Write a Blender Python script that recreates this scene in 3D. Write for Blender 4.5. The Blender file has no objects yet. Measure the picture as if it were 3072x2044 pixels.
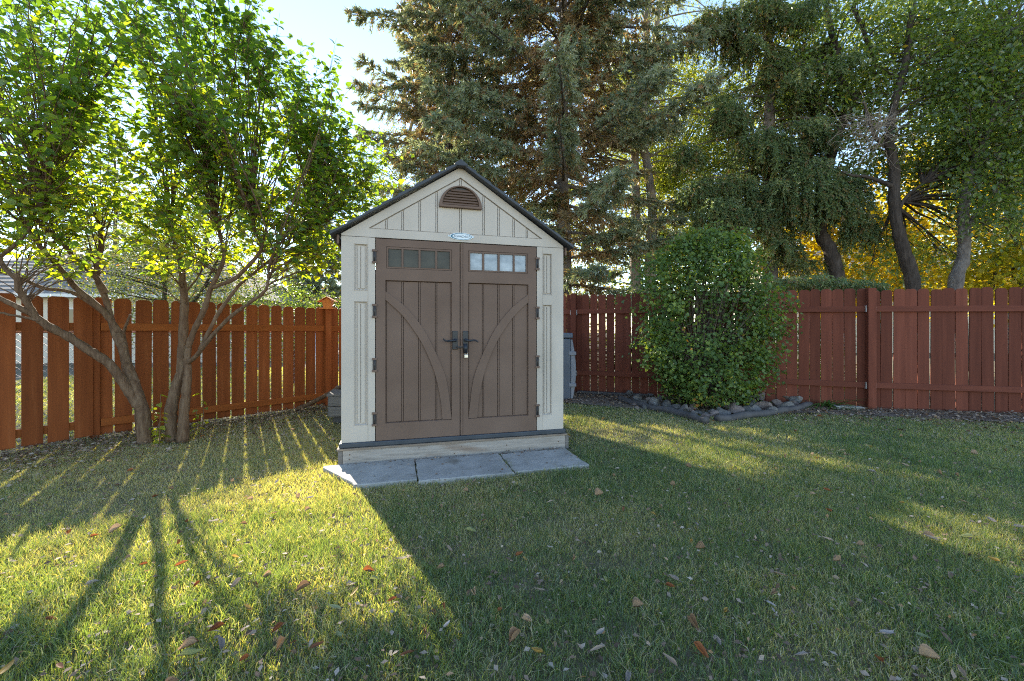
import bpy, math, random
import numpy as np
from mathutils import Vector, Matrix

random.seed(7)
R = math.radians
SC = bpy.context.scene
COL = SC.collection

# ------------------------------------------------------------------ camera, sky, sun, exposure
CAM_H, FOC, HORIZON = 1.2, 1250.0, 995.0            # eye height (m), focal length and horizon line of the 3072 px photograph
cam_data = bpy.data.cameras.new('camera')
cam_data.sensor_width = 36.0
cam_data.lens = 36.0 * FOC / 3072.0
cam_data.shift_y = -(1022.0 - HORIZON) / 3072.0
cam_data.clip_start, cam_data.clip_end = 0.05, 2000.0
cam = bpy.data.objects.new('camera', cam_data)
cam.location = (0, 0, CAM_H)
cam.rotation_euler = (R(90), 0, 0)
COL.objects.link(cam)
SC.camera = cam

SUN_DIR = Vector((-0.643, 1.0, 0.601)).normalized()
SUN_ELEV = math.asin(SUN_DIR.z)
SUN_AZ = math.atan2(SUN_DIR.x, SUN_DIR.y)
world = bpy.data.worlds.new('World')
SC.world = world
world.use_nodes = True
wn = world.node_tree.nodes
wn.clear()
sky = wn.new('ShaderNodeTexSky')
sky.sky_type = 'NISHITA'
sky.sun_disc = False
sky.sun_elevation = SUN_ELEV
sky.sun_rotation = SUN_AZ
sky.air_density, sky.dust_density, sky.ozone_density = 1.0, 0.0, 0.7
bg = wn.new('ShaderNodeBackground')
bg.inputs['Strength'].default_value = 0.14
wo = wn.new('ShaderNodeOutputWorld')
world.node_tree.links.new(sky.outputs[0], bg.inputs['Color'])
world.node_tree.links.new(bg.outputs[0], wo.inputs['Surface'])

sun_data = bpy.data.lights.new('sun', 'SUN')
sun_data.energy = 5.0
sun_data.angle = R(0.5)
sun_data.color = (1.0, 0.91, 0.76)
sun = bpy.data.objects.new('sun', sun_data)
sun.rotation_euler = SUN_DIR.to_track_quat('Z', 'Y').to_euler()
sun.location = (-8, 12, 9)
COL.objects.link(sun)

SC.view_settings.view_transform = 'Standard'
SC.view_settings.look = 'None'
SC.view_settings.gamma = 1.0
SC.view_settings.exposure = 1.75
SC.render.engine = 'CYCLES'
SC.cycles.use_denoising = False
SC.cycles.max_bounces = 7
SC.cycles.diffuse_bounces = 4
SC.cycles.glossy_bounces = 2
SC.cycles.transmission_bounces = 4
SC.cycles.sample_clamp_indirect = 6.0
SC.cycles.use_adaptive_sampling = True
SC.cycles.adaptive_threshold = 0.006
SC.cycles.filter_width = 1.1


def at(px, py, Y):
    """The point at depth Y that the photograph shows at pixel (px, py)."""
    return np.array([(px - 1536.0) / FOC * Y, Y, CAM_H - (py - HORIZON) / FOC * Y])


def gnd(px, py):
    return at(px, py, CAM_H * FOC / (py - HORIZON))


# ------------------------------------------------------------------ materials
def new_mat(name):
    m = bpy.data.materials.new(name)
    m.use_nodes = True
    nt = m.node_tree
    nt.nodes.clear()
    out = nt.nodes.new('ShaderNodeOutputMaterial')
    return m, nt, out


def N(nt, kind, **kw):
    n = nt.nodes.new(kind)
    for k, v in kw.items():
        if k in n.inputs:
            n.inputs[k].default_value = v
        else:
            setattr(n, k, v)
    return n


def ramp(nt, stops):
    r = nt.nodes.new('ShaderNodeValToRGB')
    el = r.color_ramp.elements
    while len(el) < len(stops):
        el.new(0.5)
    for e, (p, c) in zip(el, stops):
        e.position = p
        e.color = (*c, 1.0)
    return r


def solid(name, stops, rough=0.6, scale=6.0, stretch=(1, 1, 1), detail=6.0, bump=0.15, bump_scale=40.0, bump_stretch=None,
          rand=0.0, spec=0.35, metal=0.0, dist=0.01, coords='Object', spots=None):
    """Procedural surface: noise-driven colour, per-object variation, fine relief."""
    m, nt, out = new_mat(name)
    L = nt.links.new
    tc = N(nt, 'ShaderNodeTexCoord')
    oi = N(nt, 'ShaderNodeObjectInfo')
    off = N(nt, 'ShaderNodeVectorMath', operation='MULTIPLY_ADD')
    L(oi.outputs['Random'], off.inputs[0])
    off.inputs[1].default_value = (13.7, 7.1, 19.3) if rand else (0, 0, 0)
    L(tc.outputs[coords], off.inputs[2])
    mp = N(nt, 'ShaderNodeMapping')
    mp.inputs['Scale'].default_value = stretch
    L(off.outputs[0], mp.inputs[0])
    no = N(nt, 'ShaderNodeTexNoise', Scale=scale, Detail=detail, Roughness=0.6)
    L(mp.outputs[0], no.inputs['Vector'])
    cr = ramp(nt, stops)
    L(no.outputs['Fac'], cr.inputs[0])
    col = cr.outputs[0]
    if spots:
        (sscale, lo, hi, scol, sstretch) = spots
        mp3 = N(nt, 'ShaderNodeMapping')
        mp3.inputs['Scale'].default_value = sstretch
        L(off.outputs[0], mp3.inputs[0])
        n3 = N(nt, 'ShaderNodeTexNoise', Scale=sscale, Detail=4.0, Roughness=0.65)
        L(mp3.outputs[0], n3.inputs['Vector'])
        mr3 = N(nt, 'ShaderNodeMapRange')
        mr3.inputs[1].default_value, mr3.inputs[2].default_value = lo, hi
        L(n3.outputs['Fac'], mr3.inputs[0])
        mx3 = N(nt, 'ShaderNodeMixRGB')
        L(mr3.outputs[0], mx3.inputs[0]); L(col, mx3.inputs[1])
        mx3.inputs[2].default_value = (*scol, 1)
        col = mx3.outputs[0]
    if rand:
        mr = N(nt, 'ShaderNodeMapRange')
        mr.inputs[3].default_value, mr.inputs[4].default_value = 1 - rand, 1 + rand
        L(oi.outputs['Random'], mr.inputs[0])
        hs = N(nt, 'ShaderNodeHueSaturation')
        L(mr.outputs[0], hs.inputs['Value']); L(col, hs.inputs['Color'])
        col = hs.outputs[0]
    b = N(nt, 'ShaderNodeBsdfPrincipled', Roughness=rough, Metallic=metal)
    b.inputs['Specular IOR Level'].default_value = spec
    L(col, b.inputs['Base Color'])
    if bump:
        mp2 = N(nt, 'ShaderNodeMapping')
        mp2.inputs['Scale'].default_value = bump_stretch or stretch
        L(off.outputs[0], mp2.inputs[0])
        n2 = N(nt, 'ShaderNodeTexNoise', Scale=bump_scale, Detail=5.0, Roughness=0.6)
        L(mp2.outputs[0], n2.inputs['Vector'])
        bp = N(nt, 'ShaderNodeBump', Strength=bump, Distance=dist)
        L(n2.outputs['Fac'], bp.inputs['Height'])
        L(bp.outputs[0], b.inputs['Normal'])
    L(b.outputs[0], out.inputs['Surface'])
    return m


def leafy(name, stops, trans=0.45, tcol=(1.5, 1.6, 0.7), rough=0.5, spec=0.3, attr='tint'):
    """Leaves, needles, blades: colour by each leaf's own tint, light passes through."""
    m, nt, out = new_mat(name)
    L = nt.links.new
    if attr == 'object':
        a = N(nt, 'ShaderNodeObjectInfo')
        src = a.outputs['Random']
    else:
        a = N(nt, 'ShaderNodeAttribute', attribute_name=attr)
        src = a.outputs['Fac']
    cr = ramp(nt, stops)
    L(src, cr.inputs[0])
    b = N(nt, 'ShaderNodeBsdfPrincipled', Roughness=rough)
    b.inputs['Specular IOR Level'].default_value = spec
    L(cr.outputs[0], b.inputs['Base Color'])
    t = N(nt, 'ShaderNodeBsdfTranslucent')
    mu = N(nt, 'ShaderNodeMixRGB', blend_type='MULTIPLY')
    mu.inputs[0].default_value = 1.0
    mu.use_clamp = True
    mu.inputs[2].default_value = (*tcol, 1)
    L(cr.outputs[0], mu.inputs[1])
    L(mu.outputs[0], t.inputs['Color'])
    mx = N(nt, 'ShaderNodeMixShader')
    mx.inputs[0].default_value = trans
    L(b.outputs[0], mx.inputs[1]); L(t.outputs[0], mx.inputs[2])
    L(mx.outputs[0], out.inputs['Surface'])
    return m


M = {}
M['resin'] = solid('cream_resin', [(0.3, (0.435, 0.378, 0.322)), (0.7, (0.515, 0.452, 0.392))], rough=0.55, scale=1.6, bump=0.08, bump_scale=55, spec=0.3, dist=0.004,
                   spots=(0.9, 0.56, 0.8, (0.355, 0.31, 0.26), (1, 1, 0.35)))
M['brown_resin'] = solid('brown_resin', [(0.3, (0.132, 0.084, 0.062)), (0.7, (0.170, 0.112, 0.085))], rough=0.6, scale=2.2, bump=0.12, bump_scale=70, bump_stretch=(3, 3, 0.5), spec=0.2, dist=0.004)
M['slate_resin'] = solid('slate_resin', [(0.3, (0.035, 0.042, 0.052)), (0.7, (0.06, 0.068, 0.08))], rough=0.5, scale=5, bump=0.15, bump_scale=60, dist=0.004)
M['roof_resin'] = solid('charcoal_roof_resin', [(0.3, (0.03, 0.034, 0.042)), (0.7, (0.055, 0.06, 0.07))], rough=0.5, scale=8, bump=0.25, bump_scale=50, dist=0.006)
M['handle'] = solid('handle_plastic', [(0.3, (0.012, 0.015, 0.022)), (0.7, (0.022, 0.026, 0.036))], rough=0.35, scale=10, bump=0.05)
M['hinge'] = solid('hinge_plastic', [(0.3, (0.03, 0.026, 0.026)), (0.7, (0.05, 0.043, 0.043))], rough=0.45, scale=10, bump=0.05)
M['pane_dim_reflection'] = solid('dim_reflection_pane', [(0.35, (0.045, 0.042, 0.034)), (0.7, (0.085, 0.08, 0.065))], rough=0.35, scale=5, bump=0.03, bump_scale=12, spec=0.2)  # dark reflection on the left door's panes, painted as base colour
M['pane_pale_reflection'] = solid('pale_reflection_pane', [(0.35, (0.16, 0.18, 0.20)), (0.7, (0.38, 0.41, 0.44))], rough=0.15, scale=7, stretch=(1, 1, 1.6), bump=0.03, bump_scale=12, spec=0.6)  # bright sky reflection on the right door's panes, painted as base colour
M['steel'] = solid('steel', [(0.3, (0.5, 0.48, 0.45)), (0.7, (0.66, 0.64, 0.6))], rough=0.35, scale=20, bump=0.03, metal=0.9)
M['galv'] = solid('galvanised_wire', [(0.3, (0.42, 0.43, 0.45)), (0.7, (0.55, 0.56, 0.58))], rough=0.45, scale=20, bump=0.02, metal=0.7)
M['badge'] = solid('badge_plate', [(0.3, (0.60, 0.66, 0.70)), (0.7, (0.70, 0.76, 0.80))], rough=0.3, scale=20, bump=0.0)
M['badge_ink'] = solid('badge_ink', [(0.3, (0.02, 0.10, 0.16)), (0.7, (0.03, 0.14, 0.22))], rough=0.35, scale=20, bump=0.0)
M['badge_grey'] = solid('badge_grey', [(0.3, (0.07, 0.10, 0.14)), (0.7, (0.09, 0.12, 0.17))], rough=0.35, scale=20, bump=0.0)
M['weathered'] = solid('weathered_lumber', [(0.25, (0.20, 0.175, 0.15)), (0.5, (0.33, 0.29, 0.255)), (0.75, (0.42, 0.375, 0.335))], rough=0.8, scale=3.0, stretch=(1.2, 8, 14), bump=0.35, bump_scale=9, bump_stretch=(2, 20, 30), rand=0.06, spots=(2.2, 0.60, 0.8, (0.20, 0.12, 0.075), (0.5, 2, 3)))
M['old_plank'] = solid('old_grey_plank', [(0.25, (0.10, 0.088, 0.08)), (0.75, (0.21, 0.19, 0.175))], rough=0.85, scale=4, stretch=(1.5, 8, 12), bump=0.4, bump_scale=10, bump_stretch=(2, 20, 30), rand=0.12)
M['ply'] = solid('plywood_edge', [(0.3, (0.16, 0.12, 0.09)), (0.7, (0.28, 0.22, 0.17))], rough=0.8, scale=9, stretch=(1, 1, 20), bump=0.2)
M['stain'] = solid('knot_stain', [(0.3, (0.09, 0.06, 0.045)), (0.7, (0.15, 0.10, 0.075))], rough=0.8, scale=60, bump=0.0)
M['fence_orange'] = solid('orange_stained_board', [(0.25, (0.155, 0.042, 0.013)), (0.6, (0.230, 0.066, 0.020)), (0.8, (0.285, 0.095, 0.034))], rough=0.72, scale=2.2, stretch=(7, 7, 0.7), bump=0.3, bump_scale=14, bump_stretch=(14, 14, 0.7), rand=0.20, spec=0.12,
                          spots=(9, 0.70, 0.78, (0.12, 0.045, 0.018), (1.2, 1.2, 0.8)))
M['fence_red'] = solid('red_stained_board', [(0.25, (0.118, 0.036, 0.023)), (0.6, (0.170, 0.052, 0.032)), (0.8, (0.21, 0.074, 0.050))], rough=0.72, scale=2.2, stretch=(7, 7, 0.7), bump=0.3, bump_scale=14, bump_stretch=(14, 14, 0.7), rand=0.20, spec=0.12,
                       spots=(9, 0.70, 0.78, (0.085, 0.034, 0.024), (1.2, 1.2, 0.8)))
M['rail_orange'] = solid('orange_stained_rail', [(0.25, (0.19, 0.054, 0.014)), (0.7, (0.28, 0.085, 0.022))], rough=0.72, scale=2.2, stretch=(0.7, 7, 7), bump=0.3, bump_scale=14, bump_stretch=(0.7, 14, 14), rand=0.10, spec=0.12)
M['rail_red'] = solid('red_stained_rail', [(0.25, (0.122, 0.038, 0.025)), (0.7, (0.178, 0.056, 0.035))], rough=0.72, scale=2.2, stretch=(0.7, 7, 7), bump=0.3, bump_scale=14, bump_stretch=(0.7, 14, 14), rand=0.10, spec=0.12)
M['feeder'] = solid('orange_feeder_wood', [(0.3, (0.50, 0.15, 0.03)), (0.7, (0.62, 0.22, 0.05))], rough=0.6, scale=12, bump=0.1)
M['concrete'] = solid('slab_concrete', [(0.25, (0.23, 0.22, 0.20)), (0.55, (0.34, 0.325, 0.30)), (0.8, (0.42, 0.405, 0.375))], rough=0.85, scale=5, detail=10, bump=0.35, bump_scale=45, rand=0.05, spots=(3, 0.55, 0.75, (0.18, 0.16, 0.13), (1, 1, 1)))
M['rock'] = solid('field_stone', [(0.2, (0.07, 0.064, 0.06)), (0.5, (0.155, 0.142, 0.132)), (0.8, (0.28, 0.26, 0.24))], rough=0.85, scale=5, detail=10, bump=0.5, bump_scale=14, rand=0.3, dist=0.02)
M['rock_pink'] = solid('pinkish_field_stone', [(0.2, (0.10, 0.072, 0.06)), (0.5, (0.20, 0.152, 0.132)), (0.8, (0.32, 0.265, 0.235))], rough=0.85, scale=5, detail=10, bump=0.5, bump_scale=14, rand=0.25, dist=0.02)
M['edging'] = solid('dark_edging', [(0.25, (0.05, 0.046, 0.046)), (0.75, (0.11, 0.10, 0.098))], rough=0.75, scale=8, stretch=(1, 1, 1), bump=0.4, bump_scale=25)
M['bin'] = solid('slate_blue_plastic', [(0.3, (0.075, 0.092, 0.125)), (0.7, (0.10, 0.12, 0.155))], rough=0.5, scale=3, bump=0.1, bump_scale=60, dist=0.004)
M['bin_light'] = solid('pale_slate_plastic', [(0.3, (0.17, 0.185, 0.22)), (0.7, (0.24, 0.25, 0.285))], rough=0.5, scale=3, bump=0.1, bump_scale=60, dist=0.004)
M['bark_lilac'] = solid('lilac_bark', [(0.25, (0.066, 0.034, 0.018)), (0.5, (0.145, 0.086, 0.050)), (0.8, (0.245, 0.168, 0.108))], rough=0.85, scale=9, stretch=(3.5, 3.5, 0.7), bump=1.0, bump_scale=16, bump_stretch=(4, 4, 0.55), dist=0.02)
M['bark_spruce'] = solid('spruce_bark', [(0.25, (0.07, 0.055, 0.048)), (0.5, (0.15, 0.125, 0.11)), (0.8, (0.24, 0.215, 0.195))], rough=0.9, scale=7, stretch=(2, 2, 1), bump=1.0, bump_scale=14, bump_stretch=(2, 2, 1), dist=0.03)
M['bark_tan'] = solid('tan_bark', [(0.25, (0.12, 0.095, 0.075)), (0.5, (0.24, 0.195, 0.155)), (0.8, (0.34, 0.29, 0.245))], rough=0.9, scale=6, stretch=(3, 3, 0.6), bump=1.0, bump_scale=12, bump_stretch=(3, 3, 0.5), dist=0.03)
M['bark_dark'] = solid('dark_bark', [(0.25, (0.028, 0.02, 0.016)), (0.5, (0.06, 0.045, 0.037)), (0.8, (0.115, 0.092, 0.078))], rough=0.9, scale=6, stretch=(3, 3, 0.6), bump=1.0, bump_scale=12, bump_stretch=(3, 3, 0.5), dist=0.03)
M['twig'] = solid('dry_twig', [(0.3, (0.22, 0.17, 0.13)), (0.7, (0.38, 0.31, 0.25))], rough=0.9, scale=9, bump=0.2)
M['stem'] = solid('shrub_stem', [(0.3, (0.07, 0.052, 0.042)), (0.7, (0.16, 0.125, 0.10))], rough=0.9, scale=9, bump=0.3)
M['stucco'] = solid('cream_stucco', [(0.3, (0.58, 0.52, 0.42)), (0.7, (0.66, 0.60, 0.50))], rough=0.9, scale=3, bump=0.3, bump_scale=90)
M['house_roof'] = solid('grey_brown_shingle', [(0.25, (0.12, 0.105, 0.095)), (0.75, (0.25, 0.225, 0.205))], rough=0.9, scale=3.5, stretch=(3, 3, 3), bump=0.4, bump_scale=30, rand=0.05)
M['glass'] = solid('dark_window_glass', [(0.3, (0.02, 0.024, 0.03)), (0.7, (0.035, 0.04, 0.05))], rough=0.05, scale=3, bump=0.0, spec=0.7)
M['white_trim'] = solid('white_trim', [(0.3, (0.66, 0.65, 0.62)), (0.7, (0.74, 0.73, 0.70))], rough=0.6, scale=3, bump=0.05)
M['ground'] = solid('soil_and_thatch', [(0.25, (0.06, 0.05, 0.034)), (0.45, (0.115, 0.10, 0.06)), (0.65, (0.18, 0.15, 0.10)), (0.8, (0.25, 0.21, 0.15))], rough=0.95, scale=3.2, detail=12, bump=0.7, bump_scale=60, dist=0.02)
M['mulch'] = solid('leafy_mulch', [(0.25, (0.07, 0.05, 0.038)), (0.5, (0.17, 0.13, 0.10)), (0.8, (0.31, 0.25, 0.205))], rough=0.95, scale=28, detail=12, bump=0.9, bump_scale=40, dist=0.02)

M['lilac_leaf'] = leafy('lilac_leaf', [(0.0, (0.040, 0.090, 0.038)), (0.40, (0.070, 0.130, 0.038)), (0.72, (0.140, 0.195, 0.034)), (0.90, (0.26, 0.28, 0.03)), (1.0, (0.42, 0.27, 0.03))], trans=0.50, tcol=(4.4, 3.6, 0.5), rough=0.42, spec=0.4)
M['lilac_leaf_single'] = leafy('lilac_leaf_single', [(0.0, (0.040, 0.090, 0.038)), (0.5, (0.070, 0.130, 0.038)), (0.85, (0.125, 0.180, 0.034)), (1.0, (0.22, 0.24, 0.03))], trans=0.50, tcol=(4.4, 3.6, 0.5), rough=0.42, spec=0.4, attr='object')
M['spruce_needle'] = leafy('spruce_needle', [(0.0, (0.25, 0.155, 0.092)), (0.22, (0.235, 0.175, 0.105)), (0.40, (0.160, 0.165, 0.100)), (0.7, (0.145, 0.185, 0.125)), (1.0, (0.27, 0.30, 0.225))], trans=0.36, tcol=(2.1, 1.9, 0.9), rough=0.45, spec=0.4)
M['norway_needle'] = leafy('norway_needle', [(0.0, (0.26, 0.16, 0.085)), (0.2, (0.20, 0.165, 0.080)), (0.38, (0.125, 0.150, 0.065)), (0.7, (0.105, 0.160, 0.078)), (1.0, (0.22, 0.26, 0.135))], trans=0.30, tcol=(2.0, 1.9, 0.7), rough=0.5, spec=0.35)
M['willow_leaf'] = leafy('willow_leaf', [(0.0, (0.08, 0.115, 0.050)), (0.5, (0.125, 0.170, 0.055)), (0.85, (0.21, 0.235, 0.06)), (1.0, (0.36, 0.25, 0.07))], trans=0.46, tcol=(2.9, 2.5, 0.6), rough=0.42, spec=0.45)
M['green_leaf'] = leafy('green_leaf', [(0.0, (0.070, 0.115, 0.048)), (0.55, (0.115, 0.175, 0.060)), (0.9, (0.22, 0.24, 0.06)), (1.0, (0.40, 0.26, 0.05))], trans=0.42, tcol=(3.0, 2.5, 0.55), rough=0.28, spec=0.7)
M['gold_leaf'] = leafy('gold_leaf', [(0.0, (0.17, 0.19, 0.03)), (0.4, (0.40, 0.31, 0.025)), (0.8, (0.54, 0.36, 0.022)), (1.0, (0.54, 0.24, 0.02))], trans=0.52, tcol=(1.8, 1.8, 0.5), rough=0.5, spec=0.3)
M['rowan_leaf'] = leafy('rowan_leaf', [(0.0, (0.076, 0.119, 0.051)), (0.6, (0.145, 0.170, 0.068)), (0.9, (0.289, 0.221, 0.085)), (1.0, (0.442, 0.204, 0.068))], trans=0.42, tcol=(2.09, 1.98, 0.77), rough=0.5, spec=0.3)
M['shrub_leaf'] = leafy('shrub_leaf', [(0.0, (0.070, 0.115, 0.042)), (0.5, (0.115, 0.185, 0.055)), (0.85, (0.24, 0.30, 0.06)), (0.95, (0.40, 0.38, 0.06)), (1.0, (0.44, 0.20, 0.05))], trans=0.38, tcol=(2.4, 2.1, 0.6), rough=0.45, spec=0.35)
M['blade'] = leafy('blade', [(0.0, (0.100, 0.155, 0.080)), (0.35, (0.165, 0.220, 0.115)), (0.5, (0.245, 0.255, 0.150)), (0.75, (0.40, 0.34, 0.22)), (1.0, (0.56, 0.48, 0.35))], trans=0.42, tcol=(2.4, 2.25, 0.42), rough=0.45, spec=0.5)
M['daylily'] = leafy('daylily_leaf', [(0.0, (0.05, 0.12, 0.03)), (0.7, (0.10, 0.19, 0.05)), (1.0, (0.24, 0.24, 0.09))], trans=0.35, tcol=(1.8, 1.7, 0.6))
M['dry_tan'] = leafy('dry_tan', [(0.0, (0.22, 0.145, 0.095)), (1.0, (0.46, 0.335, 0.235))], trans=0.25, tcol=(1.5, 1.2, 0.8), attr='object', rough=0.6)
M['dry_rust'] = leafy('dry_rust', [(0.0, (0.15, 0.060, 0.030)), (1.0, (0.30, 0.125, 0.055))], trans=0.3, tcol=(1.9, 1.3, 0.7), attr='object', rough=0.6)
M['dry_yellow'] = leafy('dry_yellow', [(0.0, (0.32, 0.21, 0.06)), (1.0, (0.44, 0.31, 0.10))], trans=0.3, tcol=(1.6, 1.3, 0.7), attr='object', rough=0.6)
M['dry_green'] = leafy('dry_green', [(0.0, (0.11, 0.15, 0.07)), (1.0, (0.30, 0.32, 0.17))], trans=0.3, tcol=(1.7, 1.5, 0.7), attr='object', rough=0.5)
M['dry_grey'] = leafy('dry_grey', [(0.0, (0.27, 0.225, 0.20)), (1.0, (0.48, 0.42, 0.39))], trans=0.2, tcol=(1.3, 1.2, 1.0), attr='object', rough=0.6)
M['litter'] = leafy('leaf_litter', [(0.0, (0.10, 0.062, 0.042)), (0.4, (0.20, 0.135, 0.095)), (0.75, (0.34, 0.26, 0.20)), (0.92, (0.44, 0.37, 0.31)), (1.0, (0.42, 0.20, 0.06))], trans=0.15, tcol=(1.4, 1.2, 0.9), rough=0.7)
M['berry'] = solid('red_berry', [(0.3, (0.42, 0.03, 0.015)), (0.7, (0.55, 0.05, 0.02))], rough=0.35, scale=20, bump=0.0)


# ------------------------------------------------------------------ helpers
def empty(name, loc=(0, 0, 0), rz=0.0):
    o = bpy.data.objects.new(name, None)
    o.empty_display_size = 0.1
    o.location = loc
    o.rotation_euler = (0, 0, rz)
    COL.objects.link(o)
    return o


def tag(o, label=None, cat=None, group=None, kind=None):
    if label: o['label'] = label
    if cat: o['category'] = cat
    if group: o['group'] = group
    if kind: o['kind'] = kind
    return o


def put(name, me, parent=None, loc=(0, 0, 0), rot=(0, 0, 0), scale=None):
    o = bpy.data.objects.new(name, me)
    o.location = loc
    o.rotation_euler = rot
    if scale is not None:
        o.scale = scale if hasattr(scale, '__len__') else (scale,) * 3
    COL.objects.link(o)
    if parent is not None:
        o.parent = parent
    return o


def bevel(o, w=0.003, seg=2):
    b = o.modifiers.new('soft_edge', 'BEVEL')
    b.width, b.segments, b.limit_method, b.angle_limit = w, seg, 'ANGLE', R(35)
    return o


class MB:
    """Collects polygons for one mesh."""
    def __init__(self):
        self.v, self.f, self.sm = [], [], []

    def add(self, verts, faces, smooth=False):
        k = len(self.v)
        self.v += [tuple(float(c) for c in p) for p in verts]
        self.f += [tuple(i + k for i in f) for f in faces]
        self.sm += [smooth] * len(faces)
        return self

    def box(self, x0, x1, y0, y1, z0, z1):
        return self.add([(x0, y0, z0), (x1, y0, z0), (x1, y1, z0), (x0, y1, z0), (x0, y0, z1), (x1, y0, z1), (x1, y1, z1), (x0, y1, z1)],
                        [(0, 3, 2, 1), (4, 5, 6, 7), (0, 1, 5, 4), (1, 2, 6, 5), (2, 3, 7, 6), (3, 0, 4, 7)])

    def prism(self, poly, y0, y1):
        """poly: (x, z) points counter-clockwise seen from the front (-y); extruded from y0 to y1."""
        n = len(poly)
        v = [(x, y0, z) for x, z in poly] + [(x, y1, z) for x, z in poly]
        f = [tuple(range(n)), tuple(range(2 * n - 1, n - 1, -1))]
        f += [(i, i + n, (i + 1) % n + n, (i + 1) % n) for i in range(n)]
        return self.add(v, f)

    def ring(self, outer, inner, y0, y1):
        """Flat ring between two loops of equal count, extruded."""
        n = len(outer)
        v = [(x, y0, z) for x, z in outer] + [(x, y0, z) for x, z in inner] + [(x, y1, z) for x, z in outer] + [(x, y1, z) for x, z in inner]
        f = []
        for i in range(n):
            j = (i + 1) % n
            f += [(i, j, j + n, i + n), (i + 2 * n, i + 3 * n, j + 3 * n, j + 2 * n), (i, i + 2 * n, j + 2 * n, j), (i + n, j + n, j + 3 * n, i + 3 * n)]
        return self.add(v, f)

    def panel(self, u0, u1, z0, z1, holes, y0=0.0, thick=0.03):
        """Moulded panel with sloped recesses: holes = (a, b, c, d, depth, slope); depth None cuts right through."""
        us = sorted({u0, u1, *[h[0] for h in holes], *[h[1] for h in holes]})
        zs = sorted({z0, z1, *[h[2] for h in holes], *[h[3] for h in holes]})
        V, F, idx = [], [], {}

        def vid(x, y, z):
            k = (round(x, 5), round(y, 5), round(z, 5))
            if k not in idx:
                idx[k] = len(V)
                V.append((x, y, z))
            return idx[k]
        for i in range(len(us) - 1):
            for j in range(len(zs) - 1):
                cu, cz = (us[i] + us[i + 1]) / 2, (zs[j] + zs[j + 1]) / 2
                if any(h[0] < cu < h[1] and h[2] < cz < h[3] for h in holes):
                    continue
                F.append((vid(us[i], y0, zs[j]), vid(us[i + 1], y0, zs[j]), vid(us[i + 1], y0, zs[j + 1]), vid(us[i], y0, zs[j + 1])))
        for a, b, c, d, dep, sl in holes:
            through = dep is None
            dd = thick if through else dep
            o_ = [(a, c), (b, c), (b, d), (a, d)]
            s_ = 0 if through else sl
            n_ = [(a + s_, c + s_), (b - s_, c + s_), (b - s_, d - s_), (a + s_, d - s_)]
            for q in range(4):
                r = (q + 1) % 4
                F.append((vid(o_[q][0], y0, o_[q][1]), vid(n_[q][0], y0 + dd, n_[q][1]), vid(n_[r][0], y0 + dd, n_[r][1]), vid(o_[r][0], y0, o_[r][1])))
            if not through:
                F.append(tuple(vid(p[0], y0 + dd, p[1]) for p in n_))
        e = [(u0, z0), (u1, z0), (u1, z1), (u0, z1)]
        for q in range(4):
            r = (q + 1) % 4
            F.append((vid(e[q][0], y0, e[q][1]), vid(e[r][0], y0, e[r][1]), vid(e[r][0], y0 + thick, e[r][1]), vid(e[q][0], y0 + thick, e[q][1])))
        return self.add(V, F)

    def tube(self, pts, radii, n=8, cap=True, smooth=True):
        pts = np.asarray(pts, float)
        radii = np.broadcast_to(np.asarray(radii, float), (len(pts),))
        t = np.gradient(pts, axis=0)
        t /= np.linalg.norm(t, axis=1)[:, None] + 1e-9
        ref = np.array([0, 0, 1.0]) if abs(t.mean(0)[2]) < 0.8 * np.linalg.norm(t.mean(0)) + 1e-9 else np.array([1.0, 0.15, 0])
        a = np.cross(t, ref)
        a /= np.linalg.norm(a, axis=1)[:, None] + 1e-9
        b = np.cross(t, a)
        ang = np.arange(n) * 2 * math.pi / n
        rings = pts[:, None] + radii[:, None, None] * (np.cos(ang)[None, :, None] * a[:, None] + np.sin(ang)[None, :, None] * b[:, None])
        m = len(pts)
        f = [(i * n + j, i * n + (j + 1) % n, (i + 1) * n + (j + 1) % n, (i + 1) * n + j) for i in range(m - 1) for j in range(n)]
        if cap:
            f += [tuple(range(n - 1, -1, -1)), tuple((m - 1) * n + j for j in range(n))]
        return self.add(rings.reshape(-1, 3), f, smooth)

    def mesh(self, name, mat):
        me = bpy.data.meshes.new(name)
        me.from_pydata(self.v, [], self.f)
        me.polygons.foreach_set('use_smooth', self.sm)
        me.materials.append(mat)
        me.update()
        return me

    def build(self, name, mat, parent=None, **kw):
        return put(name, self.mesh(name, mat), parent, **kw)


def np_mesh(name, V, F, mat, tint=None, smooth=False):
    """Large mesh from arrays; F is (m, k) with one polygon size."""
    me = bpy.data.meshes.new(name)
    V = np.ascontiguousarray(V, dtype=np.float32)
    F = np.ascontiguousarray(F, dtype=np.int32)
    me.vertices.add(len(V))
    me.vertices.foreach_set('co', V.ravel())
    me.loops.add(F.size)
    me.loops.foreach_set('vertex_index', F.ravel())
    me.polygons.add(len(F))
    me.polygons.foreach_set('loop_start', np.arange(len(F), dtype=np.int32) * F.shape[1])
    if smooth:
        me.polygons.foreach_set('use_smooth', np.ones(len(F), dtype=bool))
    me.update(calc_edges=True)
    if tint is not None:
        a = me.attributes.new('tint', 'FLOAT', 'POINT')
        a.data.foreach_set('value', np.ascontiguousarray(tint, dtype=np.float32))
    me.materials.append(mat)
    return me


def unit(a):
    return a / (np.linalg.norm(a, axis=-1, keepdims=True) + 1e-9)


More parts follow.
